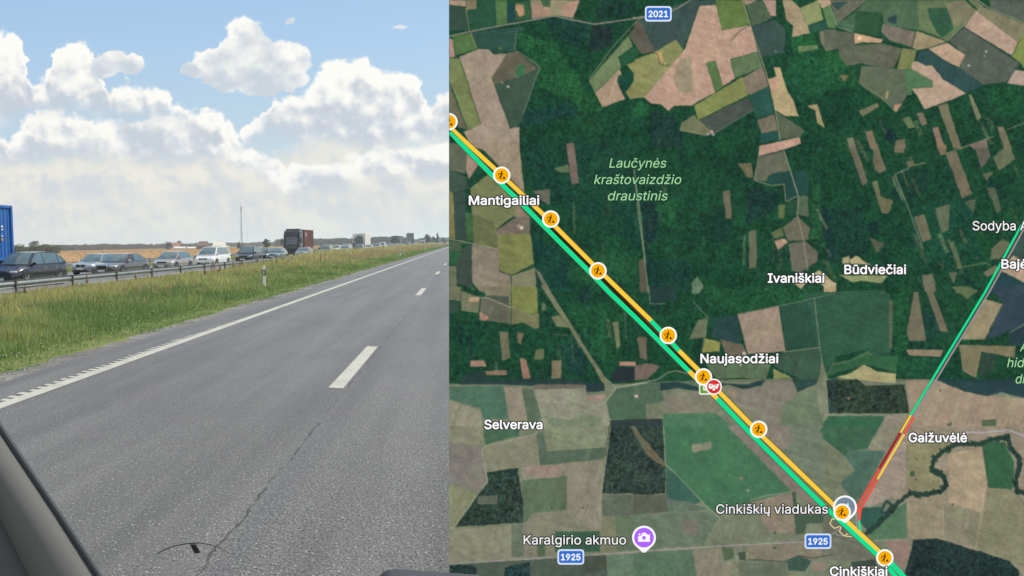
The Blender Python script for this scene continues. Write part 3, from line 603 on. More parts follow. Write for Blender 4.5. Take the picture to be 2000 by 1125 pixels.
Q('off_roader', 'grey off-roader between the tanker and the dark lorry', 737, IN, GRY, 'suv', 1.72)
Q('delivery_van', 'white van between the tanker and the dark lorry', 748, IN, WHT, 'mpv', 1.95)
Q('hatchback_car', 'silver hatchback below the front of the far dark lorry', 763, IN, SIL)
Q('saloon_car', 'white saloon below the front of the far dark lorry', 774, IN, WHT, 'sedan')
Q('hatchback_car', 'teal hatchback left of the tall silo', 785, IN, TEAL)
Q('delivery_van', 'silver van at the foot of the tall silo', 798, IN, SIL, 'mpv', 1.95)
Q('hatchback_car', 'white hatchback just right of the tall silo', 811, IN, WHT)
Q('off_roader', 'black off-roader between the silo and the small blue lorry', 819, IN, BLK, 'suv', 1.7)
Q('hatchback_car', 'silver hatchback past the small blue lorry', 838, IN, SIL)
Q('saloon_car', 'white saloon under the dark pointed tree', 848, IN, WHT, 'sedan')
Q('hatchback_car', 'last dark car before the map picture hides the queue', 858, IN, DGR)

# ---------------------------------------------------------------- lorries
def corrug(name, mat_, parent, L, W, H, z0, yc, pitch_=0.28, dep=0.045):
    """box with vertical corrugations on its four walls"""
    b_ = MB(); x0, x1, y0, y1 = -W / 2, W / 2, yc - L / 2, yc + L / 2
    def wall(a, c, nrm):
        a, c = Vector(a), Vector(c); n = max(2, int((c - a).length / pitch_)); pts = []
        for i in range(n):
            for fr, off_ in ((0, 0), (.30, 0), (.45, -dep), (.85, -dep)): pts.append(a.lerp(c, (i + fr) / n) + Vector(nrm) * off_)
        pts.append(c)
        lo = [b_.bm.verts.new((p.x, p.y, z0 + .1)) for p in pts]; hi = [b_.bm.verts.new((p.x, p.y, z0 + H - .1)) for p in pts]
        for i in range(len(pts) - 1): b_.bm.faces.new((lo[i], lo[i + 1], hi[i + 1], hi[i]))
    wall((x0, y0, 0), (x1, y0, 0), (0, -1, 0)); wall((x1, y0, 0), (x1, y1, 0), (1, 0, 0)); wall((x1, y1, 0), (x0, y1, 0), (0, 1, 0)); wall((x0, y1, 0), (x0, y0, 0), (-1, 0, 0))
    b_.build('corrugated_wall', mat_, parent)
    b_ = MB()
    for sx in (x0, x1):
        for sy in (y0, y1): b_.box((sx, sy, z0 + H / 2), (.14, .14, H), .01)
    for z in (z0 + .07, z0 + H - .07):
        for sx in (x0, x1): b_.box((sx, yc, z), (.11, L - .15, .137), .01)
        for sy in (y0, y1): b_.box((0, sy, z), (W - .15, .11, .137), .01)
    b_.box((0, yc, z0 + H - .03), (W - .05, L - .05, .05)); b_.build('frame', mat_, parent)
def cab(root, body, W=2.48, H=3.75, y0=0.0, D=2.25, deflector=True, trim=M_TRIM, sunvisor=True):
    b_ = MB(); z0 = .55
    prof = [(0.02, z0), (0.0, 1.2), (0.02, 1.75), (0.20, H - .75), (.42, H - .15), (.70, H), (D, H), (D, z0)]
    n = len(prof); rows = []
    for sx, inset in ((-1, .10), (-1, 0), (1, 0), (1, .10)):
        rows.append([b_.bm.verts.new((sx * (W / 2 - (0 if inset == 0 else 0) - (0.0 if inset else .12)), y0 + py + (inset * .9 if inset and k_ < 5 else 0), pz - (.06 if inset and k_ in (4, 5, 6) else 0))) for k_, (py, pz) in enumerate(prof)])
    order = rows
    for a, c in zip(order, order[1:]):
        for i in range(n): b_.bm.faces.new((a[i], a[(i + 1) % n], c[(i + 1) % n], c[i]))
    b_.bm.faces.new(order[0]); b_.bm.faces.new(order[-1][::-1]); cb = b_.build('cab', body, root, mods=[('BEVEL', dict(width=.05, segments=3, limit_method='ANGLE'))])
    def fy(z): 
        zs = [p[1] for p in prof[:6]]; ys = [p[0] for p in prof[:6]]; return y0 + float(np.interp(z, zs, ys))
    b_ = MB(); b_.grid(lambda a, c: Vector(((a - .5) * (W - .34), fy(1.78 + c * (H - 2.62)) - .035 + .10 * (abs(a - .5) * 2) ** 4, 1.78 + c * (H - 2.62))), 8, 3); b_.build('windscreen', M_LGLASS, root, smooth=True)
    for sx in (-1, 1):
        b_ = MB(); b_.prism([(sx * (W / 2 + .006), y0 + a, c) for a, c in ((.28, 1.85), (1.25, 1.85), (1.25, 2.62), (.50, 2.62))], (-sx * .01, 0, 0)); b_.build('side_window', M_GLASS, root)
        b_ = MB(); b_.box((sx * (W / 2 + .20), y0 + .05, 2.35), (.20, .16, .80), .05); b_.box((sx * (W / 2 + .08), y0 + .08, 2.70), (.24, .04, .04)); b_.box((sx * (W / 2 + .08), y0 + .08, 2.02), (.24, .04, .04)); b_.build('mirror', trim, root)
        b_ = MB(); b_.box((sx * (W / 2 - .30), y0 - .02, .84), (.42, .16, .20), .04); b_.build('headlight', M_LAMP, root)
    b_ = MB()
    for z, w_ in ((1.62, 1.9), (1.42, 1.8), (1.22, 1.7)): b_.box((0, y0 - .015, z), (w_, .05, .10), .02)
    b_.build('grille', trim, root)
    b_ = MB(); b_.box((0, y0 - .045, 1.53), (1.80, .03, .05), .01); b_.box((0, y0 - .045, 1.32), (1.70, .03, .05), .01); b_.build('grille_bars', M_GALV, root)
    b_ = MB(); b_.box((0, y0 + .05, .62), (W - .02, .42, .42), .08); b_.build('bumper', trim if trim is not body else body, root)
    if sunvisor: b_ = MB(); b_.box((0, y0 + .10, H - .80), (W - .25, .26, .10), .03, rot=Matrix.Rotation(-.35, 3, 'X')); b_.build('sun_visor', trim, root)
    if deflector: b_ = MB(); b_.box((0, y0 + 1.35, H + .10), (W - .35, 1.3, .36), .08, taper=(.95, .7)); b_.build('roof_deflector', body, root)
def chassis(root, y0, y1, axles, W=2.45, wr=.50):
    b_ = MB(); b_.box((0, (y0 + y1) / 2, 1.02), (.9, y1 - y0, .26), .02)
    b_.box((0, (y0 + y1) / 2, 1.20), (W - .1, (y1 - y0) * .98, .12), .01); b_.build('chassis', M_TRIM, root)
    for ya in axles:
        for sx in (-1, 1): wheel(root, sx * (W / 2 - .16), ya, wr, sx, .30)
def lorry(label, X_, Y_, body, W=2.48, H=3.75, tail=9.2, axles=(1.4, 5.9, 7.1, 8.3), **k):
    root = empty('lorry', (X_, Y_, OZ)); tag(root, label, 'lorry', 'lorries standing in the queue'); cab(root, body, W, H, **k); chassis(root, 2.3, tail, axles); return root
M_REDC = mat('container oxide red', (0.215, 0.085, 0.078), .6, var=.14, vscale=1.2, bump=.05); M_BLUEC = mat('container blue', (0.018, 0.135, 0.42), .5, var=.18, vscale=1.3, bump=.05)
LORB = paint('lorry black', (.010, .012, .016), .38, .35, 0)
lorry('black lorry carrying the red container', -24.1, 95.6, LORB, H=3.85)
ct = empty('shipping_container', (-24.1, 101.7, OZ + 1.27)); tag(ct, 'oxide red shipping container on the black lorry', 'container'); corrug('c', M_REDC, ct, 6.06, 2.44, 2.75, 0, 0)
b_ = MB(); b_.box((1.235, -1.9, 2.05), (.012, .5, .45), .003); b_.box((1.235, -1.9, 1.72), (.012, .36, .12), .003); b_.build('marking', M_PLATE, ct)
# lorry with the blue container, its front outside the picture
lorry('lorry under the blue container at the left edge', -24.0, 14.6, LORB, tail=15.2, axles=(1.4, 3.6, 11.2, 12.5, 13.8))
ct = empty('shipping_container', (-24.0, 23.6, OZ + 1.27)); tag(ct, 'tall blue corrugated shipping container at the left edge of the view', 'container'); corrug('c', M_BLUEC, ct, 12.19, 2.44, 2.90, 0, 0)
b_ = MB()
for z, hh, yy in ((1.78, .10, 5.3), (1.62, .07, 5.32), (1.28, .05, 5.3)): b_.box((1.238, yy, z), (.012, .16, hh), .003)
b_.build('marking', M_PLATE, ct)
b_ = MB(); b_.box((1.238, 5.30, 1.10), (.012, .16, .14), .003); b_.build('yellow_sticker', mat('sticker yellow', (.45, .30, .08), .6), ct)
# tanker lorry
WCAB = mat('lorry white', (.62, .64, .63), .4, var=.06)
tk = empty('tanker_lorry', (-24.3, xat(693, -25.2), OZ)); tag(tk, 'white lorry with dark round tank front in the middle distance', 'lorry', 'lorries standing in the queue')
chassis(tk, .2, 13.2, (1.2, 4.0, 10.4, 11.7)); b_ = MB(); b_.box((0, 1.1, 1.2), (2.5, 2.2, 1.3), .08); b_.build('cab', mat('tanker dark', (.045, .06, .07), .4), tk)
b_ = MB(); b_.cyl((0.25, .25, 2.55), (0.25, 2.0, 2.55), 1.08, n=32); b_.build('tank', mat('tank grey', (.11, .14, .15), .4, .2), tk)
b_ = MB()
for sx in (-1, 1): b_.box((sx * 1.22, .15, 2.6), (.09, .12, 2.9), .01)
b_.box((0, .15, 4.02), (2.52, .12, .16), .01); b_.box((-.62, .3, 3.35), (1.1, .08, .9), .01); b_.build('frame', WCAB, tk)
b_ = MB(); b_.box((0, 8.0, 2.7), (2.5, 10.0, 2.9), .06); b_.build('box_body', mat('tarpaulin cream', (.66, .65, .57), .6, var=.05), tk)
# far dark lorry
dl = lorry('far dark lorry with roof bar and dark box', -24.6, xat(766, -25.8), paint('lorry navy', (.025, .03, .05), .4, .6, 0), H=3.7, tail=14.0, axles=(1.4, 10.5, 11.8), deflector=False)
b_ = MB(); b_.box((0, .5, 3.98), (2.9, .08, .07), .01); b_.build('roof_bar', M_GALV, dl); b_ = MB(); b_.box((0, 9.4, 2.75), (2.5, 9.0, 3.0), .05); b_.build('box_body', mat('box slate', (.07, .085, .10), .5), dl)
sl_ = lorry('small blue and white lorry near the end of the visible queue', -24.6, xat(823, -25.6), mat('lorry pale', (.45, .50, .56), .4), H=3.0, tail=10.0, axles=(1.4, 8.0), deflector=False)
b_ = MB(); b_.box((0, 6.0, 2.45), (2.5, 7.4, 2.9), .05); b_.build('box_body', mat('box blue', (.05, .075, .13), .5), sl_)

# ================================================================ FAR SIDE OF THE FIELD
def at(px, Y_): return Y_ * math.tan(math.atan((px - 438) / F_PX) - YAW)
def Ydist(px, dist):                   # ground point at a heading and a distance
    a = math.atan((px - 438) / F_PX) - YAW; return (dist * math.sin(a), dist * math.cos(a))
M_MAST = mat('mast steel', (.16, .17, .18), .6, .4)
mx, my = Ydist(473.5, 400); ms = empty('radio_mast', (mx, my, 0)); tag(ms, 'slim lattice radio mast with antennas rising above the field', 'mast')
b_ = MB(); Hm = 25.5
for k in range(3):
    a = 2 * math.pi * k / 3; q = lambda z: .55 - .33 * z / Hm
    b_.cyl((math.cos(a) * .55, math.sin(a) * .55, 0), (math.cos(a) * .22, math.sin(a) * .22, Hm), .085, .06, 6)
for i in range(24):
    z0_, z1_ = i * Hm / 24, (i + 1) * Hm / 24
    for k in range(3):
        a, c = 2 * math.pi * k / 3, 2 * math.pi * (k + 1) / 3; q0, q1 = .55 - .33 * z0_ / Hm, .55 - .33 * z1_ / Hm
        b_.cyl((math.cos(a) * q0, math.sin(a) * q0, z0_), (math.cos(c) * q1, math.sin(c) * q1, z1_), .035, n=5)
b_.build('lattice', M_MAST, ms); b_ = MB()
for k in range(3):
    a = 2 * math.pi * k / 3 + .5; b_.box((math.cos(a) * .42, math.sin(a) * .42, 23.6), (.28, .28, 2.1), .05)
b_.cyl((0, 0, 25), (0, 0, 26.6), .04, n=6); b_.build('antenna', mat('antenna grey', (.45, .46, .46), .5), ms)
b_ = MB(); b_.cyl((4.0, 0, 0), (3.7, 0, 22), .035, .02, 6); b_.build('whip_pole', M_MAST, ms); b_ = MB(); b_.box((-1.6, 0, 1.6), (2.2, 2.2, 3.4), .08); b_.build('cabinet', mat('mast cabinet', (.13, .15, .16), .7), ms)

def farm(name, label, px, dist, wd, dp, eave, ridge, wall_c, roof_c, hip=0.0, win=3, rz=None):
    x, y = Ydist(px, dist); root = empty(name, (x, y, 0), (-YAW * -1 if rz is None else rz)); tag(root, label, 'building', 'farm buildings at the edge of the field')
    root.rotation_euler.z = math.atan2(-x, y) if rz is None else rz
    b_ = MB(); b_.box((0, 0, eave / 2), (wd, dp, eave)); b_.build('wall', wall_c, root)
    b_ = MB(); o_ = .35; a = [(-wd / 2 - o_, -dp / 2 - o_, eave), (wd / 2 + o_, -dp / 2 - o_, eave), (wd / 2 + o_, dp / 2 + o_, eave), (-wd / 2 - o_, dp / 2 + o_, eave)]
    r0, r1 = (-wd / 2 - o_ + hip, 0, ridge), (wd / 2 + o_ - hip, 0, ridge); vs = [b_.bm.verts.new(p) for p in a + [r0, r1]]
    for q in ((0, 1, 5, 4), (2, 3, 4, 5), (0, 4, 3), (1, 2, 5), (0, 3, 2, 1)): b_.bm.faces.new([vs[i] for i in q])
    b_.build('roof', roof_c, root)
    for i in range(win):
        b_ = MB(); b_.box(((i + .5) * wd / win - wd / 2, -dp / 2 - .02, eave * .55), (.9, .06, 1.0), .01); b_.build('window', M_GLASS, root)
    return root
CREAM = mat('render cream', (.68, .64, .52), .8, var=.05); BRICKR = mat('roof red', (.32, .14, .10), .8, var=.15); BRN = mat('roof brown', (.15, .085, .075), .8, var=.15); PALE = mat('roof pale', (.62, .60, .50), .7, var=.08); WW = mat('whitewash', (.72, .71, .66), .8, var=.05); SHT = mat('sheet roof grey', (.42, .40, .38), .6)
farm('farmhouse', 'small white farmhouse with red roof left of the white people carrier', 347, 430, 4.4, 6, 2.2, 4.6, WW, BRICKR, 0, 2)
farm('shed', 'long low white shed in front of the red roofed farmhouse', 353, 424, 7.0, 4, 1.25, 1.9, WW, WW, 0, 0)
farm('shed', 'long low white shed between the farmhouse and the brown roof', 376, 426, 5.0, 4, 1.1, 1.7, WW, WW, 0, 0)
farm('farmhouse', 'dark brown hipped roof house above the white people carrier', 399, 430, 9.5, 8, 2.0, 5.1, BRN, BRN, 2.6, 3)
farm('barn', 'wide cream barn with pale roof right of the brown house', 430, 426, 8.8, 8, 2.0, 4.3, CREAM, PALE, 1.4, 0)
farm('shed', 'low cream annex right of the wide cream barn', 441, 420, 5.0, 5, 1.3, 1.8, CREAM, PALE, 0, 0)
# tall silo beside the end of the queue
sx_, sy_ = Ydist(802, 520); ss = empty('silo_tower', (sx_, sy_, 0), YAW); tag(ss, 'tall dark flat topped silo tower standing above the distant queue', 'tower')
b_ = MB(); b_.box((0, 0, 4.2), (4.4, 4.4, 8.4), .06); b_.build('shaft', mat('silo slate', (.055, .07, .08), .7), ss); b_ = MB(); b_.box((0, 0, 8.5), (4.7, 4.7, .24), .02); b_.box((-.8, 0, 8.75), (.5, .5, .4), .02); b_.build('cap', M_TRIM, ss)
b_ = MB()
for z in (2.0, 3.4, 4.8, 6.2, 7.6): b_.box((0, -2.21, z), (4.42, .05, .10), .01)
b_.build('band', M_GALV, ss)

# ---------------------------------------------------------------- trees
M_LEAF = blade_mat('leaves'); M_BARK = mat('bark', (.07, .055, .04), .9, var=.3, vscale=8, bump=.3)
def leaves(centres, radii, n, size, base, name, parent=None, seed=1):
    """leaf-sized faces filling lumpy clusters"""
    r_ = np.random.default_rng(seed); P = []; C = []
    for c, r in zip(centres, radii):
        d = r_.normal(size=(n, 3)); d /= np.linalg.norm(d, axis=1)[:, None]; rad = r_.random(n)[:, None] ** .45
        P.append(np.array(c) + d * rad * np.array(r)); t_ = r_.uniform(.7, 1.3)
        C.append(np.array(base) * t_ * r_.uniform(.7, 1.3, (n, 1)) * np.array([1, 1, 1]))
    P = np.concatenate(P); C = np.concatenate(C); m_ = len(P); a = r_.normal(size=(m_, 3)); b2 = r_.normal(size=(m_, 3))
    a /= np.linalg.norm(a, axis=1)[:, None]; b2 -= a * (a * b2).sum(1)[:, None]; b2 /= np.linalg.norm(b2, axis=1)[:, None]; s_ = size * r_.uniform(.6, 1.3, (m_, 1))
    v = np.stack([P - a * s_, P + b2 * s_ * .6, P + a * s_, P - b2 * s_ * .6], 1).reshape(-1, 3); f = np.arange(m_ * 4).reshape(-1, 4)
    c4 = np.concatenate([np.repeat(C, 4, 0), np.ones((m_ * 4, 1))], 1)
    return fast_mesh(name, v, f, M_LEAF, parent, colors=c4)
def belt(name, label, px0, px1, dist, n, h0, h1, base, seed, depth=25, size=.5, per=26, dprof=None):
    r_ = np.random.default_rng(seed); cs = []; rs = []
    for i in range(n):
        px = r_.uniform(px0, px1); dd = (dprof(px) if dprof else dist) + r_.uniform(0, depth); x, y = Ydist(px, dd); big = vnoise(np.array([px * 1.0]), np.array([seed * 3.0]), .045, 5)[0] * .6 + vnoise(np.array([px * 1.0]), np.array([1.0]), .16, 6)[0] * .4
        h = h0 + (h1 - h0) * (big * .75 + r_.random() * .25); wd_ = h * r_.uniform(.22, .36)
        spike = r_.random() < .25
        for k in range(4): cs.append((x + r_.uniform(-wd_, wd_) * .7, y + r_.uniform(-1, 1), h * (.22 + .2 * k))); rs.append((wd_ * (1 - .15 * k) * (.6 if spike else 1), wd_, h * .22))
    o = leaves(cs, rs, per, size, base, name, seed=seed); tag(o, label, 'woodland', kind='stuff'); return o
belt('woodland', 'dark far-off wood along the horizon behind the crop field', 85, 560, 640, 620, 4.2, 7.6, (.065, .10, .075), 11, size=.8, per=24, dprof=lambda p: 560 + p * .9)
belt('woodland', 'dark far-off wood on the horizon right of the black lorry', 540, 800, 760, 430, 5.5, 9.6, (.055, .085, .065), 12, size=1.0, per=22)
belt('woodland', 'thin line of distant trees where the road meets the horizon', 790, 990, 1100, 260, 5, 9, (.06, .085, .07), 13, size=1.3, per=22)
belt('hedge', 'bushy green hedge behind the black off-roader', 18, 118, 300, 110, 2.4, 4.2, (.14, .18, .09), 14, size=.28, per=70, depth=14)
def tree(label, px, dist, h, wd_, base, round_=False, cone=False, seed=1, low=.12):
    x, y = Ydist(px, dist); root = empty('tree', (x, y, 0)); tag(root, label, 'tree', 'single trees beyond the queue'); r_ = np.random.default_rng(seed)
    b_ = MB(); b_.cyl((0, 0, 0), (0, 0, h * .55), h * .035, h * .018, 8)
    for k in range(5): a = r_.uniform(0, 6.28); b_.cyl((0, 0, h * r_.uniform(.2, .4)), (math.cos(a) * wd_ * .5, math.sin(a) * wd_ * .5, h * r_.uniform(.5, .75)), h * .015, h * .006, 6)
    b_.build('trunk', M_BARK, root); cs, rs = [], []  # crown clusters
    for k in range(16):
        t_ = (k + .5) / 16; z = h * (low + (1 - low) * t_); prof_ = (1 - t_) * .9 + .1 if cone else math.sqrt(max(.05, 1 - (2 * t_ - 1) ** 2)) if round_ else .6 + .4 * math.sin(t_ * 3.1)
        a = r_.uniform(0, 6.28); rad = wd_ * .42 * prof_; cs.append((math.cos(a) * rad * .6, math.sin(a) * rad * .6, min(z, h * .95))); rs.append((wd_ * .5 * prof_ * .75, wd_ * .5 * prof_ * .75, h * .12))
    leaves(cs, rs, 150 if round_ else 90, h * .038, base, 'crown', root, seed); return root
tree('round dense tree left of the black lorry', 522, 300, 4.4, 3.9, (.050, .072, .042), True, seed=3, low=.05)
tree('dark tree beside the red roofed farmhouse', 352, 440, 5.6, 3.6, (.042, .062, .04), seed=4)
tree('broad dark tree left of the small white farmhouse', 330, 450, 5.2, 6.5, (.045, .066, .042), seed=5)
tree('small dark tree at the foot of the radio mast', 468.5, 396, 4.4, 1.8, (.04, .055, .04), cone=True, seed=6)
tree('round dark tree right of the small blue lorry', 836, 520, 7.2, 4.6, (.045, .066, .045), True, seed=7)
tree('low bushy tree between the round and the pointed tree', 849, 540, 5.6, 5.0, (.045, .062, .045), seed=8)
tree('dark pointed tree near the end of the queue', 855, 560, 8.6, 3.6, (.045, .062, .045), cone=True, seed=9)
tree('low tree against the edge of the map picture', 868, 600, 4.6, 5.0, (.05, .066, .048), seed=10)
tree('rounded bush tree behind the roof of the black off-roader', 70, 290, 5.4, 5.6, (.06, .09, .045), seed=15, low=.05)
tree('wide bush tree near the blue container', 38, 295, 4.2, 7.0, (.08, .105, .055), seed=16, low=.05)

# ================================================================ THE CAR THE PICTURE IS TAKEN FROM
def cpt(px, py, d):                    # a point d metres in front of the lens
    return Vector((0, 0, CAM_H)) + CAMROT.to_3x3() @ Vector(((px - 438) / F_PX * d, -(py - 562.5) / F_PX * d, -d))
back = CAMROT.to_3x3() @ Vector((0, 0, -1))
pil = empty('windscreen_pillar', tuple(cpt(-200, 1250, .62))); tag(pil, 'grey slanting windscreen pillar in the lower left corner', 'car pillar')
iv = Vector(pil.location)
b_ = MB(); n_ = 14; rows = []
top_e = [(-260, 430), (0, 832), (120, 1010), (196, 1127), (330, 1330)]; bot_e = [(-330, 620), (-60, 900), (0, 1010), (58, 1127), (150, 1330)]
for i in range(n_ + 1):
    t_ = i / n_ * 4; k = min(3, int(t_)); fr = t_ - k
    a = cpt(top_e[k][0] + (top_e[k + 1][0] - top_e[k][0]) * fr, top_e[k][1] + (top_e[k + 1][1] - top_e[k][1]) * fr, .62); c = cpt(bot_e[k][0] + (bot_e[k + 1][0] - bot_e[k][0]) * fr, bot_e[k][1] + (bot_e[k + 1][1] - bot_e[k][1]) * fr, .60)
    m_ = a.lerp(c, .5) - back * .012; rows.append([a - iv + back * .001 + (c - a) * .02, a - iv, a.lerp(m_, .5) - back * .006 - iv, m_ - iv, c - iv, c - iv + back * .02])
vv = [[b_.bm.verts.new(p) for p in r_] for r_ in rows]
for a, c in zip(vv, vv[1:]):
    for i in range(6): b_.bm.faces.new((a[i], a[(i + 1) % 6], c[(i + 1) % 6], c[i]))
b_.bm.faces.new(vv[0]); b_.bm.faces.new(vv[-1][::-1]); b_.build('trim', mat('pillar trim grey', (.125, .125, .118), .8, var=.08, vscale=30, bump=.15, bscale=300), pil, smooth=True)
b_ = MB()
for r0, r1 in zip(rows, rows[1:]): b_.cyl(r0[1] - back * .002, r1[1] - back * .002, .0030, n=8, caps=True)
b_.build('rubber_seal', mat('seal rubber', (.045, .05, .055), .7), pil)
b_ = MB()
for (r0, r1) in zip(rows, rows[1:]):
    w0, w1 = r0[4] - r0[1], r1[4] - r1[1]; a, c = r0[4] + back * .012, r1[4] + back * .012
    b_.prism([a, c, c + w1 * 1.8, a + w0 * 1.8], back * .01)
b_.build('door_lining', mat('door lining dark', (.085, .09, .095), .8), pil)
wr_ = empty('suction_cup_rim', tuple(cpt(378, 1085, .66))); tag(wr_, 'thin dark curved rim with small black clip low on the windscreen', 'wiper nozzle'); iv = Vector(wr_.location)  # thin ring and clip, built solid as a suction cup rim
arc = [(306, 1082), (322, 1073), (342, 1066), (366, 1061.5), (390, 1060.5), (412, 1064), (432, 1071), (449, 1081)]
b_ = MB()
for p, q in zip(arc, arc[1:]): b_.cyl(cpt(*p, .66) - iv, cpt(*q, .66) - iv, .00055, n=8)
b_.build('rim', M_TRIM, wr_); b_ = MB(); b_.prism([cpt(*p, .66) - iv for p in ((371, 1064), (381, 1064), (391, 1080), (380, 1081))], back * .004); b_.build('clip', M_BLACK, wr_)
db = empty('dashboard_edge', tuple(cpt(850, 1150, .70))); tag(db, 'dark edge of the dashboard at the lower right of the road view', 'dashboard'); iv = Vector(db.location)
b_ = MB(); b_.prism([cpt(*p, .70) - iv for p in ((735, 1127), (752, 1110), (775, 1108.5), (820, 1112), (930, 1120), (1100, 1170), (1100, 1230), (700, 1230))], back * -.08); b_.build('dashboard_trim', mat('dash dark', (.045, .05, .06), .8, bump=.2, bscale=200), db, mods=[('BEVEL', dict(width=.004, segments=3))])

# ================================================================ THE MAP SCREEN: a free-standing backlit display beside the driving line
BD = 3.5; PXM = BD / F_PX                                             # metres per picture unit on the panel
MX0, MX1, MY0, MY1 = 877.0, 2008.0, -8.0, 1133.0
scr = bpy.data.objects.new('map_screen', None); col.objects.link(scr)
scr.matrix_world = Matrix.Translation((0, 0, CAM_H)) @ CAMROT @ Matrix.Translation(((1442 - 438) * PXM, -(MY1 - 562.5) * PXM, -BD))
tag(scr, 'large backlit screen with a satellite traffic map, filling the right side', 'map screen')
bx = lambda x: (x - 1442) * PXM
by = lambda y: (MY1 - y) * PXM
b_ = MB(); b_.box((bx((MX0 + MX1) / 2) + .02, by((MY0 + MY1) / 2), -.034), ((MX1 - MX0) * PXM - .05, (MY1 - MY0) * PXM, .06)); b_.build('housing', M_TRIM, scr)
b_ = MB()
for sx in (-1, 1): b_.box((sx * 1.0, -.03, -.25), (.08, .10, .7), .01); b_.box((sx * 1.0, 1.2, -.10), (.06, 2.4, .07), .01)
b_.build('stand', M_TRIM, scr)

ST = 1.5
gw, gh_ = int((MX1 - MX0) / ST) + 1, int((MY1 - MY0) / ST) + 1
gx, gy = np.meshgrid(MX0 + np.arange(gw) * ST, MY0 + np.arange(gh_) * ST)
def ns(sx, sy=None, seed=0, oct_=1, rot=0.0):
    """smooth value noise over the panel, feature size sx by sy picture units"""
    sy = sx if sy is None else sy; out = np.zeros(gx.shape); amp = 1; tot = 0
    for o_ in range(oct_):
        r_ = np.random.default_rng(seed + o_ * 17); N1, N2 = int(1700 / (sy / 2 ** o_)) + 5, int(1700 / (sx / 2 ** o_)) + 5; q = r_.random((N1, N2)); a_, b2_ = gx - MX0, gy - MY0
        X = ((a_ * math.cos(rot) + b2_ * math.sin(rot)) % 1690) / (sx / 2 ** o_); Y = ((b2_ * math.cos(rot) - a_ * math.sin(rot)) % 1690) / (sy / 2 ** o_); xi, yi = X.astype(int), Y.astype(int); fx, fy = X - xi, Y - yi
        fx = fx * fx * (3 - 2 * fx); fy = fy * fy * (3 - 2 * fy)
        out += amp * ((q[yi, xi] * (1 - fx) + q[yi, xi + 1] * fx) * (1 - fy) + (q[yi + 1, xi] * (1 - fx) + q[yi + 1, xi + 1] * fx) * fy); tot += amp; amp *= .55
    return out / tot * 2 - 1
wx, wy = ns(9, seed=1, oct_=3) * 2.2, ns(9, seed=2, oct_=3) * 2.2
rx, ry = ns(16, seed=3, oct_=4), ns(16, seed=4, oct_=4)
img = np.zeros(gx.shape + (3,)); grain = np.zeros(gx.shape)
img[:] = (25, 68, 46); grain[:] = 1.0
TI = dict(A=(870, 0), B=(1240, 0), C=(1610, 0), D=(870, 280), E=(1240, 280), F=(1610, 280), G=(870, 560), H=(1240, 560), I=(1610, 560), J=(870, 835), K=(1240, 835), L=(1610, 835))
S_ = 3.879
def inside(pts, px, py):
    c = np.zeros(px.shape, bool); n = len(pts)
    for i in range(n):
        x1, y1 = pts[i]; x2, y2 = pts[(i + 1) % n]
        if y1 == y2: continue
        k = ((y1 > py) != (y2 > py)); c ^= k & (px < (x2 - x1) * (py - y1) / (y2 - y1) + x1)
    return c
PAT = [ns(4, 50, seed=70, rot=.35), ns(50, 4, seed=71, rot=.3), ns(14, seed=72, oct_=3, rot=.8), ns(5, 26, seed=73, oct_=2, rot=1.2), ns(26, 6, seed=74, oct_=2, rot=.6)]; prr = random.Random(5)
def paintp(pts, rgb, g=.35, rag=1.0, alpha=1.0):
    xs = [p[0] for p in pts]; ys = [p[1] for p in pts]; m_ = 12 + rag * 3
    i0, i1 = max(0, int((min(ys) - m_ - MY0) / ST)), min(gh_, int((max(ys) + m_ - MY0) / ST) + 1); j0, j1 = max(0, int((min(xs) - m_ - MX0) / ST)), min(gw, int((max(xs) + m_ - MX0) / ST) + 1)
    if i0 >= i1 or j0 >= j1: return
    s_ = (slice(i0, i1), slice(j0, j1)); a = np.zeros(gx[s_].shape)
    r1 = rag if rag <= 1 else 1.0; r2 = max(0, rag - 1)
    X = gx[s_] + wx[s_] * .45 * r1 + rx[s_] * 5 * r2; Y = gy[s_] + wy[s_] * .45 * r1 + ry[s_] * 5 * r2
    for dx, dy in ((0, 0), (.7, .3), (-.7, -.3), (.3, -.7), (-.3, .7)): a += inside(pts, X + dx, Y + dy) / 5.0
    a *= alpha; pm = 1 + (0.045 * PAT[prr.choice((0, 1, 3, 4))][s_] + .085 * np.roll(PAT[2], prr.randrange(200), 1)[s_]) * (1 if g < .9 else 0); tw = np.array([1 + prr.uniform(-.02, .02), 1, 1 + prr.uniform(-.03, .03)])
    img[s_] = img[s_] * (1 - a[..., None]) + (np.array(rgb, float) * tw) * pm[..., None] * a[..., None]; grain[s_] = grain[s_] * (1 - a) + g * a
def P(t, rgb, pts, g=.35, rag=1.0, alpha=1.0):
    ox, oy = TI[t]; n = iter(pts.split()); q = [tuple(float(v) for v in p.split(',')) for p in n]
    paintp([(ox + x / S_, oy + y / S_) for x, y in q], rgb, g, rag, alpha)
def LN(t, rgb, wd_, pts, alpha=.85, wob=.5):
    ox, oy = TI[t]; q = [tuple(float(v) for v in p.split(',')) for p in pts.split()]; q = [(ox + x / S_, oy + y / S_) for x, y in q]
    d = np.full(gx.shape, 1e9); X, Y = gx + wx * wob * .5, gy + wy * wob * .5
    for (x1, y1), (x2, y2) in zip(q, q[1:]):
        L2 = (x2 - x1) ** 2 + (y2 - y1) ** 2 + 1e-9; t_ = np.clip(((X - x1) * (x2 - x1) + (Y - y1) * (y2 - y1)) / L2, 0, 1)
        d = np.minimum(d, np.hypot(X - x1 - t_ * (x2 - x1), Y - y1 - t_ * (y2 - y1)))
    a = np.clip(wd_ / 2 + .7 - d, 0, 1) * alpha; img[:] = img * (1 - a[..., None]) + np.array(rgb, float) * a[..., None]; grain[:] = grain * (1 - a) + .3 * a
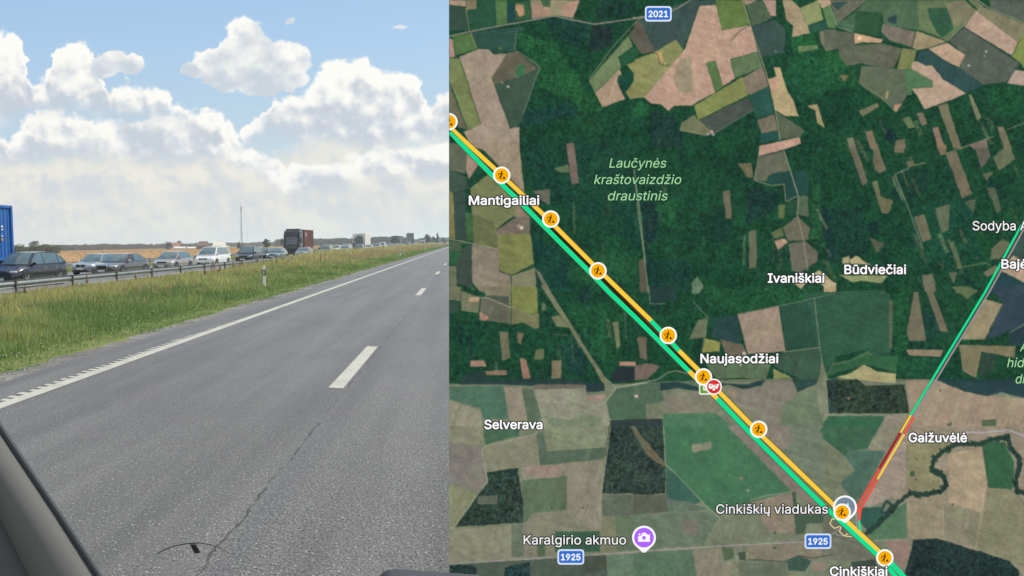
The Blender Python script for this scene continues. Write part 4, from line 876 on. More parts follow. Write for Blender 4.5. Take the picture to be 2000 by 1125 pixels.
# lower land: open fields
paintp([(870, 750), (1010, 748), (1160, 752), (1300, 745), (1480, 740), (1640, 740), (2010, 742), (2010, 1140), (870, 1140)], (108, 116, 90), .5)
# forest mottling: brighter and darker woods
for t, c, p, a in [
  ('A', (36, 92, 52), '540,230 820,330 1000,560 1050,800 700,650 620,400 545,330', .75), ('A', (34, 48, 52), '1100,200 1260,180 1280,340 1100,400', .8), ('A', (26, 62, 60), '600,850 1000,780 1000,870 560,960', .7), ('A', (26, 56, 50), '1140,20 1400,20 1450,100 1160,150', .8),
  ('A', (36, 94, 50), '1000,620 1140,700 1200,830 1150,860 1000,830', .6), ('A', (26, 58, 54), '700,100 1100,180 1050,380 880,320', .6), ('B', (28, 54, 52), '100,860 300,860 350,1100 120,1125', .7), ('B', (36, 96, 56), '0,760 100,790 90,880 0,880', .7), ('B', (36, 100, 56), '1180,280 1350,260 1400,400 1200,420', .7),
  ('B', (34, 90, 58), '1180,420 1500,450 1480,700 1250,780 1130,600', .6), ('C', (36, 96, 54), '0,380 120,400 260,560 250,640 60,700 0,600', .7), ('C', (30, 92, 56), '1200,650 1513,660 1513,900 1280,860', .5), ('C', (24, 48, 54), '430,1000 530,960 520,1100 440,1060', .8),
  ('D', (33, 84, 52), '1130,840 1480,840 1480,1060 950,1040 900,960', .6), ('D', (24, 62, 54), '570,0 1480,0 1480,800 860,480 600,300', .6), ('D', (24, 60, 56), '640,700 900,830 960,1125 700,1100', .6), ('E', (27, 50, 54), '50,440 160,440 170,700 100,820 60,600', .8), ('E', (28, 56, 50), '840,330 1120,380 1050,500 850,620', .8),
  ('E', (24, 48, 54), '1380,480 1450,470 1513,800 1500,950 1420,700', .8), ('E', (22, 54, 46), '560,450 750,570 720,740 570,740', .5), ('E', (38, 90, 54), '1330,250 1400,300 1430,800 1340,720', .6), ('E', (38, 92, 54), '150,450 300,440 300,640 180,640', .5), ('E', (22, 56, 54), '100,900 420,880 400,1125 110,1125', .5),
  ('F', (22, 48, 52), '320,600 430,610 410,690 330,670', .8), ('F', (26, 58, 50), '540,230 770,180 790,380 620,420', .7), ('F', (28, 80, 62), '640,480 1100,420 1200,900 700,900', .4), ('F', (24, 56, 52), '0,480 300,500 330,850 60,900 0,760', .6), ('G', (26, 60, 58), '850,420 1050,430 1060,700 900,600', .6),
  ('G', (26, 52, 58), '1040,0 1110,0 1100,170 1030,160', .7), ('G', (24, 72, 52), '110,360 280,360 280,520 130,540', .6), ('G', (34, 92, 56), '900,100 1200,120 1260,600 1100,500', .5), ('H', (34, 86, 54), '500,0 1400,0 1400,80 760,200 560,150', .5), ('I', (30, 84, 50), '510,60 620,30 640,400 540,560', .6), ('I', (30, 86, 56), '560,540 1000,550 800,690 560,690', .5),
  ('I', (28, 60, 58), '720,180 880,200 900,380 780,390', .6), ('H', (36, 78, 54), '0,740 500,600 640,720 300,760', .3)]: P(t, c, p, 1.0, 2.6, a)
for i_ in range(84):
    if i_ < 46: x, y, ang, c_ = prr.uniform(1590, 2000), prr.uniform(225, 560), 1.12 + prr.uniform(-.05, .05), (84, 98, 68)
    elif i_ < 66: x, y, ang, c_ = prr.uniform(1090, 1560), prr.uniform(240, 600), 1.55 + prr.uniform(-.05, .05), (62, 88, 60)
    else: x, y, ang, c_ = prr.uniform(885, 1350), prr.uniform(600, 735), 1.5 + prr.uniform(-.08, .08), (78, 94, 66)
    ln_, wd2 = prr.uniform(14, 60), prr.uniform(3, 9); dx, dy = math.cos(ang), math.sin(ang); ax, ay = -dy * wd2 / 2, dx * wd2 / 2; k_ = prr.uniform(.8, 1.25)
    paintp([(x + ax, y + ay), (x - ax, y - ay), (x - ax + dx * ln_, y - ay + dy * ln_), (x + ax + dx * ln_, y + ay + dy * ln_)], tuple(v_ * k_ for v_ in c_) if prr.random() < .7 else (24, 50, 50), .9, 1.25, prr.uniform(.25, .75))
DAT = '''
A 165,140,118 27,0 150,0 155,50 27,35
A 52,78,64 27,40 150,60 170,230 27,230
A 130,120,90 155,0 235,0 235,70 160,75
A 38,82,62 165,80 240,75 240,0 380,0 380,190 190,235
A 78,112,66 380,0 465,0 468,180 385,195
A 30,66,66 468,30 525,20 530,150 470,175
A 52,92,62 525,20 645,0 650,135 530,160
A 176,136,100 540,30 590,40 600,110 560,130 530,60
A 148,138,104 645,0 1020,0 965,135 820,115 655,140
A 180,142,116 900,30 1015,0 965,135 880,110
A 168,134,110 660,20 780,60 800,115 655,140
A 66,96,62 720,0 800,0 790,50 740,50
A 172,138,118 27,290 55,300 72,430 30,435
A 76,110,64 50,270 200,250 240,370 75,420
A 44,80,68 195,240 600,200 600,230 535,240 525,380 400,405 310,360 245,365
A 116,126,76 30,440 105,440 270,950 170,980 27,600
A 98,98,78 27,600 60,720 170,990 100,960 27,850
A 161,141,119 105,430 255,370 330,375 365,410 475,405 350,590 390,700 490,975 560,960 560,1125 200,1125 140,1000 270,940 150,560
A 58,82,66 540,385 640,450 715,510 600,830 590,900 540,960 490,975 380,680 350,590 470,400
A 96,94,74 470,400 540,390 690,520 600,570 500,600 370,640 350,590
A 56,108,70 540,500 600,480 600,570 530,580
A 108,126,86 1090,610 1135,705 1200,640 1330,510 1310,430 1420,350 1385,270
A 36,86,56 1315,430 1435,350 1475,410 1370,490
A 174,147,123 1135,710 1320,520 1340,600 1310,640 1360,750 1190,812
A 136,136,80 1375,490 1520,420 1520,735 1400,750 1365,700 1430,610 1420,550
A 24,72,56 1310,570 1420,550 1430,610 1365,700 1300,620
A 100,94,82 1470,150 1520,200 1520,410 1480,400 1390,270
B 56,80,74 0,130 70,130 420,0 610,0 610,35 490,40 370,360 310,300 150,400 50,180
B 92,88,76 0,160 50,170 150,390 50,410 0,340
B 138,138,82 0,450 140,400 310,300 365,370 350,410 70,740 0,735
B 172,152,92 140,405 200,380 220,470 190,480
B 182,150,126 490,45 615,35 660,230 875,190 930,390 720,450 760,590 670,655 610,460 540,480 610,700 510,750 430,800 300,800 255,840 200,790 130,785 70,740 380,370
B 154,142,116 340,450 420,430 440,600 440,700 330,700 290,600
B 98,124,64 610,0 815,0 870,185 660,230
B 84,116,68 540,480 605,460 670,655 610,695
B 92,118,80 725,455 930,390 965,505 765,590
B 130,118,96 815,590 965,505 1015,650 870,720 830,680
B 125,134,74 450,800 815,580 830,640 860,720 480,910
B 72,80,74 480,915 855,735 900,820 600,1010 560,990
B 40,84,72 865,720 1010,655 1055,860 920,900
B 116,110,90 925,910 1060,865 1080,990 960,1010
B 34,80,70 950,1010 1090,990 1100,1050 950,1085
B 192,152,130 945,1105 1245,1040 1260,1085 1150,1125 1100,1140 940,1180
B 78,100,74 840,30 960,0 1040,130 1010,150 890,200
B 56,80,74 890,200 1060,150 1140,220 1130,400 960,430
B 172,142,122 815,0 930,0 840,40
B 172,140,120 970,0 1070,0 1070,120 1030,120
B 164,144,114 1115,0 1190,0 1250,60 1310,190 1325,250 1190,280 1200,200 1150,150
B 140,148,98 1250,60 1390,0 1430,150 1310,190
B 190,164,126 1380,0 1520,0 1480,40 1420,60
B 84,118,74 1420,60 1480,40 1520,140 1520,215 1460,210
B 40,84,64 1310,190 1450,165 1460,215 1330,260
B 112,108,88 1400,240 1520,220 1520,370 1450,385 1410,330
B 178,160,114 1050,510 1100,510 1150,680 1200,760 1240,880 1140,880 1060,830 1040,720 1090,640
B 186,150,122 1010,600 1090,570 1100,650 1040,720
B 86,98,76 1075,850 1140,890 1290,990 1250,1040 1105,1055
B 158,138,102 1300,800 1380,790 1440,970 1380,930 1370,840
B 112,116,86 350,930 450,870 470,900 540,960 600,1010 540,1030 440,1010 340,990
B 96,124,78 1235,350 1380,340 1390,370 1240,400
C 176,150,122 0,0 45,0 30,60 0,50
C 88,122,76 0,60 35,40 100,190 30,215
C 98,104,84 45,0 330,0 200,100 100,180 60,60
C 50,80,72 50,20 180,10 100,80
C 68,104,76 100,180 240,90 230,230 180,240
C 74,104,76 330,0 700,0 720,230 450,190 440,95 240,85
C 46,84,54 235,90 440,95 400,275 230,245
C 44,66,72 470,140 550,110 550,180 500,175
C 98,116,78 700,0 1060,0 1150,80 1055,200 925,310 790,250 720,230
C 48,90,64 780,60 960,60 980,220 890,290 850,240 800,150
C 122,122,90 920,30 1060,0 1155,80 1050,190 980,200
C 120,112,94 445,180 690,240 660,355 500,310 430,240
C 196,156,120 225,250 445,300 430,325 290,320 230,335
C 94,98,80 0,220 220,250 230,350 100,370 0,370
C 92,98,78 100,350 440,330 590,370 530,510 430,520 290,480 170,500 120,430
C 120,126,76 590,365 700,380 670,520 550,530
C 150,138,106 700,235 925,315 790,365 700,380 665,360
C 186,154,130 790,370 930,325 1070,415 1020,510 900,450
C 178,154,130 670,470 700,465 820,500 900,600 1080,710 760,830 700,720 660,670 820,660 800,610 660,520
C 44,76,74 695,450 720,395 790,375 900,450 1130,580 1205,650 1080,705 900,600 820,490 770,500 700,460
C 82,122,82 610,530 660,520 820,610 820,655 670,665 660,720 600,720
C 90,104,80 280,500 540,520 610,530 620,730 590,790 545,850 500,800 260,630
C 180,142,108 540,790 590,790 545,845 520,830
C 152,140,102 470,690 490,690 480,760 460,740
C 86,94,84 945,310 1060,210 1480,480 1380,620 1200,640 1020,510 1070,415
C 183,153,132 1150,80 1470,320 1420,420 1060,205
C 128,122,96 1150,80 1200,50 1520,180 1520,260 1470,320
C 84,94,82 1250,0 1520,0 1520,165 1260,60
C 110,118,86 1090,0 1150,0 1200,50 1160,70
C 124,140,72 1420,430 1520,230 1520,530 1480,470
C 176,150,132 1385,630 1440,530 1520,540 1520,650
C 114,112,82 260,840 400,780 415,805 290,885
C 100,116,80 590,900 640,880 690,960 640,975
C 118,108,90 700,860 750,850 780,940 740,950
C 114,112,86 860,800 930,780 1040,1125 980,1125
C 140,112,94 820,970 860,960 915,1125 860,1125
C 120,124,90 1090,720 1115,720 1190,890 1160,920
C 112,112,86 1310,960 1360,960 1420,1125 1360,1125
C 122,110,86 310,1000 360,985 405,1125 350,1125
C 108,112,84 170,1050 215,1040 245,1125 190,1125
C 108,106,80 545,1060 610,1050 620,1125 535,1125
C 128,108,94 1100,1100 1230,1050 1240,1125 1130,1125
C 120,112,76 110,570 190,570 150,620
D 151,133,113 195,-10 558,-10 598,380 430,200 300,60
D 96,100,78 27,0 100,0 170,70 150,230 27,200
D 162,132,114 165,80 260,150 175,270 155,200
D 60,82,70 27,200 150,250 180,340 60,380 27,330
D 118,124,82 190,340 330,230 540,430 545,530 380,650 200,530
D 122,118,72 27,350 60,380 75,720 27,720
D 52,74,66 60,380 150,360 165,740 75,720
D 62,98,60 150,530 205,530 215,740 165,740
D 100,108,70 205,535 360,600 410,700 395,800 215,760
D 112,104,88 380,660 540,560 640,560 640,690 400,690
D 120,126,72 400,690 645,685 670,910 500,1000 415,960 395,800
D 136,121,100 540,430 600,520 640,560 520,560
D 132,124,102 200,765 400,800 410,970 490,1010 490,1125 260,1125 200,1050
D 70,90,64 27,730 190,760 120,760 120,830 27,830
D 40,88,54 27,820 140,810 150,920 27,920
D 58,76,66 80,930 120,800 200,760 200,1100 80,1060
D 108,114,88 27,930 80,930 90,1125 27,1125
D 122,124,94 500,1005 680,940 690,1125 500,1125
D 108,112,90 680,950 720,980 800,1125 760,1125
D 112,98,86 915,0 975,0 1010,300 955,310
D 98,98,82 660,360 790,345 790,470 740,440
D 86,110,78 820,190 930,160 940,220 870,220
E 192,152,130 945,15 1100,0 1250,0 1130,45 945,90
E 118,112,92 940,100 1120,60 1170,200 1020,240 990,290 905,280
E 34,72,66 1000,280 1040,230 1280,200 1320,270 1310,380 1240,395 1150,440 1130,310 1000,300
E 122,110,82 780,155 880,150 900,260 850,260
E 40,78,58 1150,450 1230,420 1230,540 1150,540
E 98,112,86 1240,400 1310,395 1320,560 1230,540
E 122,108,90 1120,640 1230,550 1330,640 1310,730 1160,740
E 180,140,114 1060,740 1140,720 1160,750 1085,810
E 124,110,94 1165,760 1290,740 1380,820 1385,890 1250,980 1190,960
E 110,120,78 1030,680 1110,640 1130,700 1060,720
E 132,114,92 665,365 720,355 735,570 690,570
E 118,114,88 865,670 920,650 920,940 865,950
E 86,84,68 30,900 70,870 95,1125 40,1125
E 178,164,120 1360,980 1400,960 1513,1060 1513,1140 1430,1090
E 176,158,122 1210,1060 1300,1050 1260,1105
E 106,130,104 430,1060 470,1000 520,1080 480,1140 430,1140
E 92,110,68 1090,470 1140,460 1130,570 1090,570
F 118,108,86 180,0 230,0 330,290 290,320 260,230
F 126,110,86 340,0 400,0 470,200 420,230 380,200 370,60
F 128,110,86 530,20 620,0 600,70 530,70
F 118,108,82 620,140 680,130 680,170 630,190
F 140,112,90 845,0 930,10 920,80 880,90
F 130,114,90 920,80 1000,60 1120,380 1045,415
F 118,104,94 1130,0 1230,0 1260,100 1190,190
F 118,116,86 1280,110 1400,0 1450,120 1320,205
F 120,108,86 1200,230 1280,220 1230,285
F 100,106,80 1230,340 1290,330 1340,500 1310,530
F 76,94,66 1060,440 1150,420 1130,530
F 128,118,86 360,290 400,280 430,400 520,440 490,530 440,530
F 116,116,86 835,490 950,460 940,660 890,680
F 122,114,86 680,560 760,540 810,720 740,750
F 104,112,78 945,750 980,740 1040,930 1010,950
F 100,98,78 340,710 460,770 400,830
F 168,160,118 140,870 190,850 190,910 130,910
F 176,168,122 190,880 240,850 310,900 360,920 200,915
F 134,146,98 110,1000 480,1000 430,1060 280,1040 220,1050
F 186,170,130 0,1030 90,1060 90,1110 0,1140
F 118,112,86 1270,800 1350,720 1410,760 1330,880 1260,880
F 130,118,90 1200,980 1300,920 1330,970 1230,1010
F 56,80,74 1430,760 1520,680 1520,900 1420,850
F 182,152,127 1330,960 1430,850 1520,900 1520,1060
F 34,68,72 1250,1140 1340,975 1520,1060 1520,1140
F 128,116,94 740,1000 820,990 850,1125 760,1125
F 112,106,82 940,980 1010,970 980,1060
F 96,112,74 990,1090 1080,1080 1090,1140 1000,1140
G 110,112,86 27,0 120,0 115,110 27,100
G 48,76,60 27,110 110,120 100,190 27,210
G 112,114,86 120,30 260,80 250,200 120,180
G 182,150,122 180,80 260,80 250,115 180,115
G 126,118,94 270,0 485,0 490,150 310,70
G 98,100,80 270,90 320,60 480,75 485,150 490,280 255,250
G 70,80,66 300,70 480,75 480,145
G 170,130,107 260,190 325,230 300,260 260,250
G 122,128,68 500,0 695,0 700,200 640,210 500,160
G 116,118,82 500,165 640,215 710,200 710,310 680,320 590,270 500,285
G 110,108,82 410,340 475,340 490,540 430,560
G 112,106,82 545,345 595,350 570,440 545,420
G 100,108,76 670,540 690,480 745,470 745,550 680,555
G 152,114,98 560,540 610,550 645,690 590,700
G 160,124,106 190,560 295,560 310,605 190,605
G 138,110,94 300,640 465,630 460,670 310,670
G 118,112,84 805,560 880,560 875,695 805,700
G 98,112,80 730,120 760,130 760,180 730,180
G 116,122,84 800,230 860,215 940,310 840,300
G 112,116,90 720,-10 765,-10 900,200 1100,520 1260,760 1230,800 1130,620 920,290 850,190
G 110,116,80 1265,270 1310,260 1325,440 1300,480
G 112,108,86 1450,390 1500,380 1520,520 1480,480
G 172,130,110 1320,570 1440,565 1440,600 1320,600
G 38,48,52 1260,660 1320,610 1440,620 1440,710 1270,720
G 136,112,106 1445,620 1520,610 1520,690 1445,700
G 66,104,80 27,760 440,750 480,1000 290,1000 260,920 27,850
G 132,124,102 445,760 570,770 620,1000 600,1090 480,1000
G 76,98,76 580,770 665,780 730,980 680,1060 620,1000
G 128,130,104 670,780 1050,765 1080,830 1215,870 1245,1000 1240,1140 760,1140 720,970
G 110,122,96 740,980 930,1010 1050,960 1180,1000 1180,1125 850,1125
G 150,128,106 1070,825 1210,815 1215,850 1100,870
G 128,128,104 27,860 265,940 285,1140 27,1140
G 66,96,72 1220,870 1300,770 1520,740 1520,1010 1245,1000
G 62,104,72 285,1090 560,1090 560,1140 285,1140
G 40,58,58 1250,1010 1520,1000 1520,1140 1240,1140
G 34,62,58 120,690 200,640 290,640 310,690 640,700 1050,700 1050,760 640,750 400,740 100,740
G 34,56,62 1060,730 1200,730 1210,790 1070,800
G 100,92,80 680,740 1050,740 1050,770 670,780
H 34,62,58 110,0 320,0 310,110 120,120
H 108,132,104 440,0 520,0 480,50
H 38,68,68 600,240 780,210 810,470 700,420 580,370
H 151,133,114 780,210 1090,145 1140,490 855,510
H 42,78,64 1100,140 1360,85 1400,455 1140,490
H 42,84,62 1375,85 1520,50 1520,660 1440,690 1410,460
H 56,86,68 1090,510 1405,460 1430,700 1250,700 1050,600
H 100,112,80 480,250 550,240 540,380 410,400
H 180,160,117 1430,20 1520,-10 1520,45 1450,50
H 84,108,78 520,560 1040,560 990,700 800,690 620,700
H 140,142,74 530,390 650,420 640,490 510,500
H 108,100,82 650,400 820,440 860,540 690,520
H 132,140,82 1050,620 1190,690 1050,700
H 104,98,78 20,380 90,380 90,560 40,540
H 112,96,84 0,600 90,580 190,600 160,640 90,700 0,710
H 70,98,76 -10,750 200,720 220,860 120,890 -10,880
H 120,116,98 220,860 340,800 470,790 620,860 600,950 220,955
H 66,112,76 215,965 610,955 800,1125 820,1140 220,1140
H 114,112,94 700,770 1000,720 1190,690 1230,780 1200,850 1120,900 1100,1140 1000,1140 890,1000 650,800
H 140,118,102 700,770 790,790 750,840
H 40,70,62 1190,700 1390,700 1370,740 1230,800
H 98,112,86 1120,890 1200,850 1390,740 1440,740 1470,970 1400,1140 1100,1140
H 40,96,62 1400,1090 1470,980 1520,980 1520,1140
H 32,60,58 190,730 330,720 480,760 650,730 850,740 990,700 960,750 820,775 700,740 540,800 330,770 190,790
H 44,58,58 -10,1010 210,1000 215,1140 -10,1140
I 46,86,66 -160,60 0,40 460,25 500,60 520,320 500,500 380,520 330,470 0,550 -40,550 -60,460 -90,200
I 88,98,74 490,100 520,110 510,480 490,460
I 112,108,84 680,40 710,40 770,410 640,410 625,340
I 112,106,84 760,0 810,0 940,340 880,340
I 90,106,70 960,0 1090,0 1170,30 1080,95
I 148,134,104 1210,90 1350,130 1215,400 1040,400
I 48,68,78 1260,-10 1520,-10 1520,280 1370,350 1230,400 1350,130
I 36,58,66 1410,350 1520,290 1520,440 1390,440
I 138,126,98 620,475 900,480 880,530 640,520
I 120,116,88 1020,440 1450,450 1440,540 1190,490 1150,690 1050,640
I 44,70,56 1190,500 1300,520 1290,640 1180,680
I 48,96,60 0,690 60,580 200,550 330,480 380,520 560,520 540,650 330,590 90,650
I 166,158,110 80,690 210,650 300,590 400,640 545,660 540,730 300,710
I 146,128,107 620,710 850,700 1200,820 1520,850 1520,1140 380,1140 650,970
I 32,60,60 840,700 1520,700 1520,845 1340,800 1230,830 1050,790
I 44,96,66 30,980 460,980 400,1140 0,1140 -10,1040
I 130,122,98 460,980 640,970 560,1140 390,1140
I 72,92,62 1190,1010 1300,1000 1300,1100 1190,1090
I 80,88,62 930,1040 965,1020 960,1090 925,1090
I 112,120,94 -20,560 30,700 30,980 -10,1040 -60,800
J 120,122,100 27,-10 285,-10 290,130 27,120
J 118,111,100 27,125 280,140 320,400 250,490 110,450 27,420
J 62,96,70 290,0 560,0 550,60 300,130
J 122,120,94 300,145 560,70 690,60 720,290 560,300 310,335 280,170
J 116,126,98 760,-10 1240,-10 1200,150 770,180
J 78,98,78 690,50 740,30 770,180 1220,150 1200,240 720,290
J 126,121,98 560,300 720,290 1200,240 1170,780 910,800 910,640 590,400
J 134,118,102 640,290 860,290 860,360 740,390 600,340
J 84,102,76 580,400 920,370 920,620 670,650 670,715 590,720
J 120,122,90 27,430 110,450 245,500 60,760 27,770
J 122,121,94 27,780 590,730 590,1000 27,1020
J 92,104,80 500,740 590,730 590,980 500,980
J 120,117,94 670,650 900,640 1170,780 900,980 600,980 595,730
J 50,88,64 830,790 1170,785 1170,940 830,950
J 78,96,72 690,880 750,880 760,970 700,980
J 86,96,78 1190,510 1520,510 1520,660 1190,670
J 118,118,90 1185,675 1280,670 1290,940 1170,950
J 88,108,82 1290,670 1520,660 1520,930 1290,940
J 70,84,70 27,1040 1220,960 1230,1140 27,1140
J 62,74,62 1050,980 1220,970 1220,1080 1060,1100
J 86,112,86 1230,970 1520,950 1520,1140 1230,1140
K 60,108,74 215,-10 720,-10 1185,480 900,560 600,640 480,540 240,300
K 128,126,100 430,130 580,105 580,160 440,190
K 118,111,97 700,-10 830,-10 1400,560 1480,660 1400,640 1220,490 1185,480
K 84,92,76 -10,510 240,510 250,640 -10,660
K 50,92,76 235,300 310,350 500,560 400,600 240,530
K 88,106,88 400,560 560,620 250,650 240,540
K 94,110,84 -10,665 560,640 640,690 530,890 -10,930
K 106,104,90 350,690 480,700 470,830 360,790
K 104,113,88 640,690 1220,650 1220,820 1100,860 740,890
K 125,116,95 890,560 1190,500 1215,650 1215,800 1020,800
K 60,84,62 1190,490 1220,490 1230,660 1430,660 1430,720 1300,730 1290,800 1220,810
K 98,112,88 880,-10 1520,-10 1520,560 1460,540
K 120,112,98 900,-10 1180,-10 1190,120 1120,180
K 44,92,62 1400,20 1440,-10 1520,-10 1520,140
K 78,106,82 -10,945 440,930 470,1140 -10,1140
K 122,116,95 440,930 660,910 640,1010 780,1020 740,1080 700,1140 470,1140
K 72,92,64 660,910 750,910 750,990 680,1010
K 58,70,58 780,950 840,940 840,1010 790,1000
K 120,112,93 850,890 1520,850 1520,980 1150,1010 860,990
K 92,102,78 790,1020 1150,1020 1150,1140 780,1140
K 52,78,66 1150,1000 1240,970 1340,1010 1290,1090 1160,1080
K 132,112,97 1340,1030 1440,1020 1440,1090 1350,1080
L 52,92,66 -10,-10 400,-10 330,160 180,180 160,220 -10,90
L 104,114,88 -10,80 160,230 235,320 130,400 60,520 -10,510
L 66,100,82 235,320 160,220 190,170 460,180 400,300 240,590 120,420
L 124,122,98 330,160 420,-10 580,-10 470,180
L 136,124,102 400,400 470,180 620,-10 1520,-10 1520,1140 1460,1060 650,840 600,620
L 142,128,110 470,200 620,100 620,440 500,540 350,600 280,600 400,400
L 127,121,84 620,120 960,110 830,240 800,330 880,400 850,480 700,500 620,440
L 159,137,110 930,200 1190,150 1235,400 1195,640 940,570 950,370
L 44,90,58 1190,100 1370,110 1440,260 1440,400 1420,470 1240,455
L 76,112,78 625,560 620,830 360,860 340,800 450,720 540,620
L 44,84,74 280,610 430,600 450,680 330,780 270,720
L 134,124,99 640,560 920,510 900,840 640,830
L 120,118,93 910,580 1190,645 1150,900 900,840
L 117,118,91 1200,640 1240,460 1440,480 1520,560 1520,1060 1150,930
L 130,106,94 460,860 660,850 650,960 600,1080 500,930
L 102,106,86 -10,830 200,820 400,990 440,1060 200,1010 -10,1000
L 50,68,60 200,1020 380,1000 400,1050 220,1060
L 92,98,80 -10,560 100,680 200,820 -10,850
'''
for ln in DAT.strip().split('\n'):
    t, c, p = ln.split(' ', 2); c = tuple(float(v) for v in c.split(',')); lum = sum(c); g_ = .38 if lum > 255 else .7; P(t, c, p, g_, 1.0 if t not in 'EF' else 1.25, .80 if (t in 'EF' and 270 < lum < 360) else 1.0)
# rough woods inside the farmland, clearings with loose edges
for t, c, p in [('I', (44, 62, 50), '30,710 250,700 310,750 610,740 640,960 40,960'), ('H', (42, 60, 54), '1450,710 1520,700 1520,960 1470,960'), ('J', (42, 62, 54), '310,340 550,305 590,590 590,720 75,755 250,500 320,420'), ('J', (44, 62, 54), '1240,-10 1520,-10 1520,500 1190,500 1210,250'),
                ('K', (46, 62, 54), '-10,-10 215,-10 230,280 230,500 -10,510'), ('L', (31, 50, 49), '680,850 850,840 1150,930 1400,1010 1475,1090 1475,1140 600,1140 650,950'), ('J', (34, 56, 56), '450,1060 640,1020 640,1140 440,1140'), ('J', (36, 60, 56), '30,1045 230,1040 240,1130 40,1130')]: P(t, c, p, 1.45, 1.3)
P('J', (84, 90, 76), '250,520 400,510 390,580 240,580', .5); P('K', (100, 92, 68), '-10,40 30,40 230,270 225,300 100,220', .6); P('J', (92, 96, 72), '1400,-10 1440,-10 1520,130 1520,200', .6)
RIV = (32, 58, 48)
for wd_, p in ((9, '820,320 830,240 900,180 1000,130 1190,120 1260,90 1390,70 1410,150 1470,220 1480,290 1450,400 1460,490 1520,495'), (9, '820,320 900,370 925,430 870,490 720,510 650,495 540,590'), (9, '540,590 480,660 420,720 320,800')): LN('L', RIV, wd_, p, .95, 3.0)
for i_ in range(95):
    rp = [(820, 320), (830, 240), (900, 180), (1000, 130), (1190, 120), (1260, 90), (1390, 70), (1410, 150), (1470, 220), (1480, 290), (1450, 400), (1460, 490), (820, 320), (900, 370), (925, 430), (870, 490), (720, 510), (650, 495), (540, 590), (480, 660), (420, 720)]
    k_ = prr.choice([n_ for n_ in range(len(rp) - 1) if n_ != 11]); t_ = prr.random(); x, y = rp[k_][0] * (1 - t_) + rp[k_ + 1][0] * t_ + prr.uniform(-24, 24), rp[k_][1] * (1 - t_) + rp[k_ + 1][1] * t_ + prr.uniform(-24, 24); r_ = prr.uniform(6, 17)
    P('L', (30, 56, 44), ' '.join('%.0f,%.0f' % (x + r_ * math.cos(q_) * prr.uniform(.7, 1.3), y + r_ * math.sin(q_) * prr.uniform(.7, 1.3)) for q_ in (0, .9, 1.8, 2.7, 3.6, 4.5, 5.4)), 1.4, 1.4, .85)
LN('L', (30, 58, 56), 5, '430,640 470,560 510,580 480,640 440,650', .8, 2); P('L', (60, 86, 62), '650,330 685,330 685,370 650,370', .6)
TANL = (150, 146, 120)
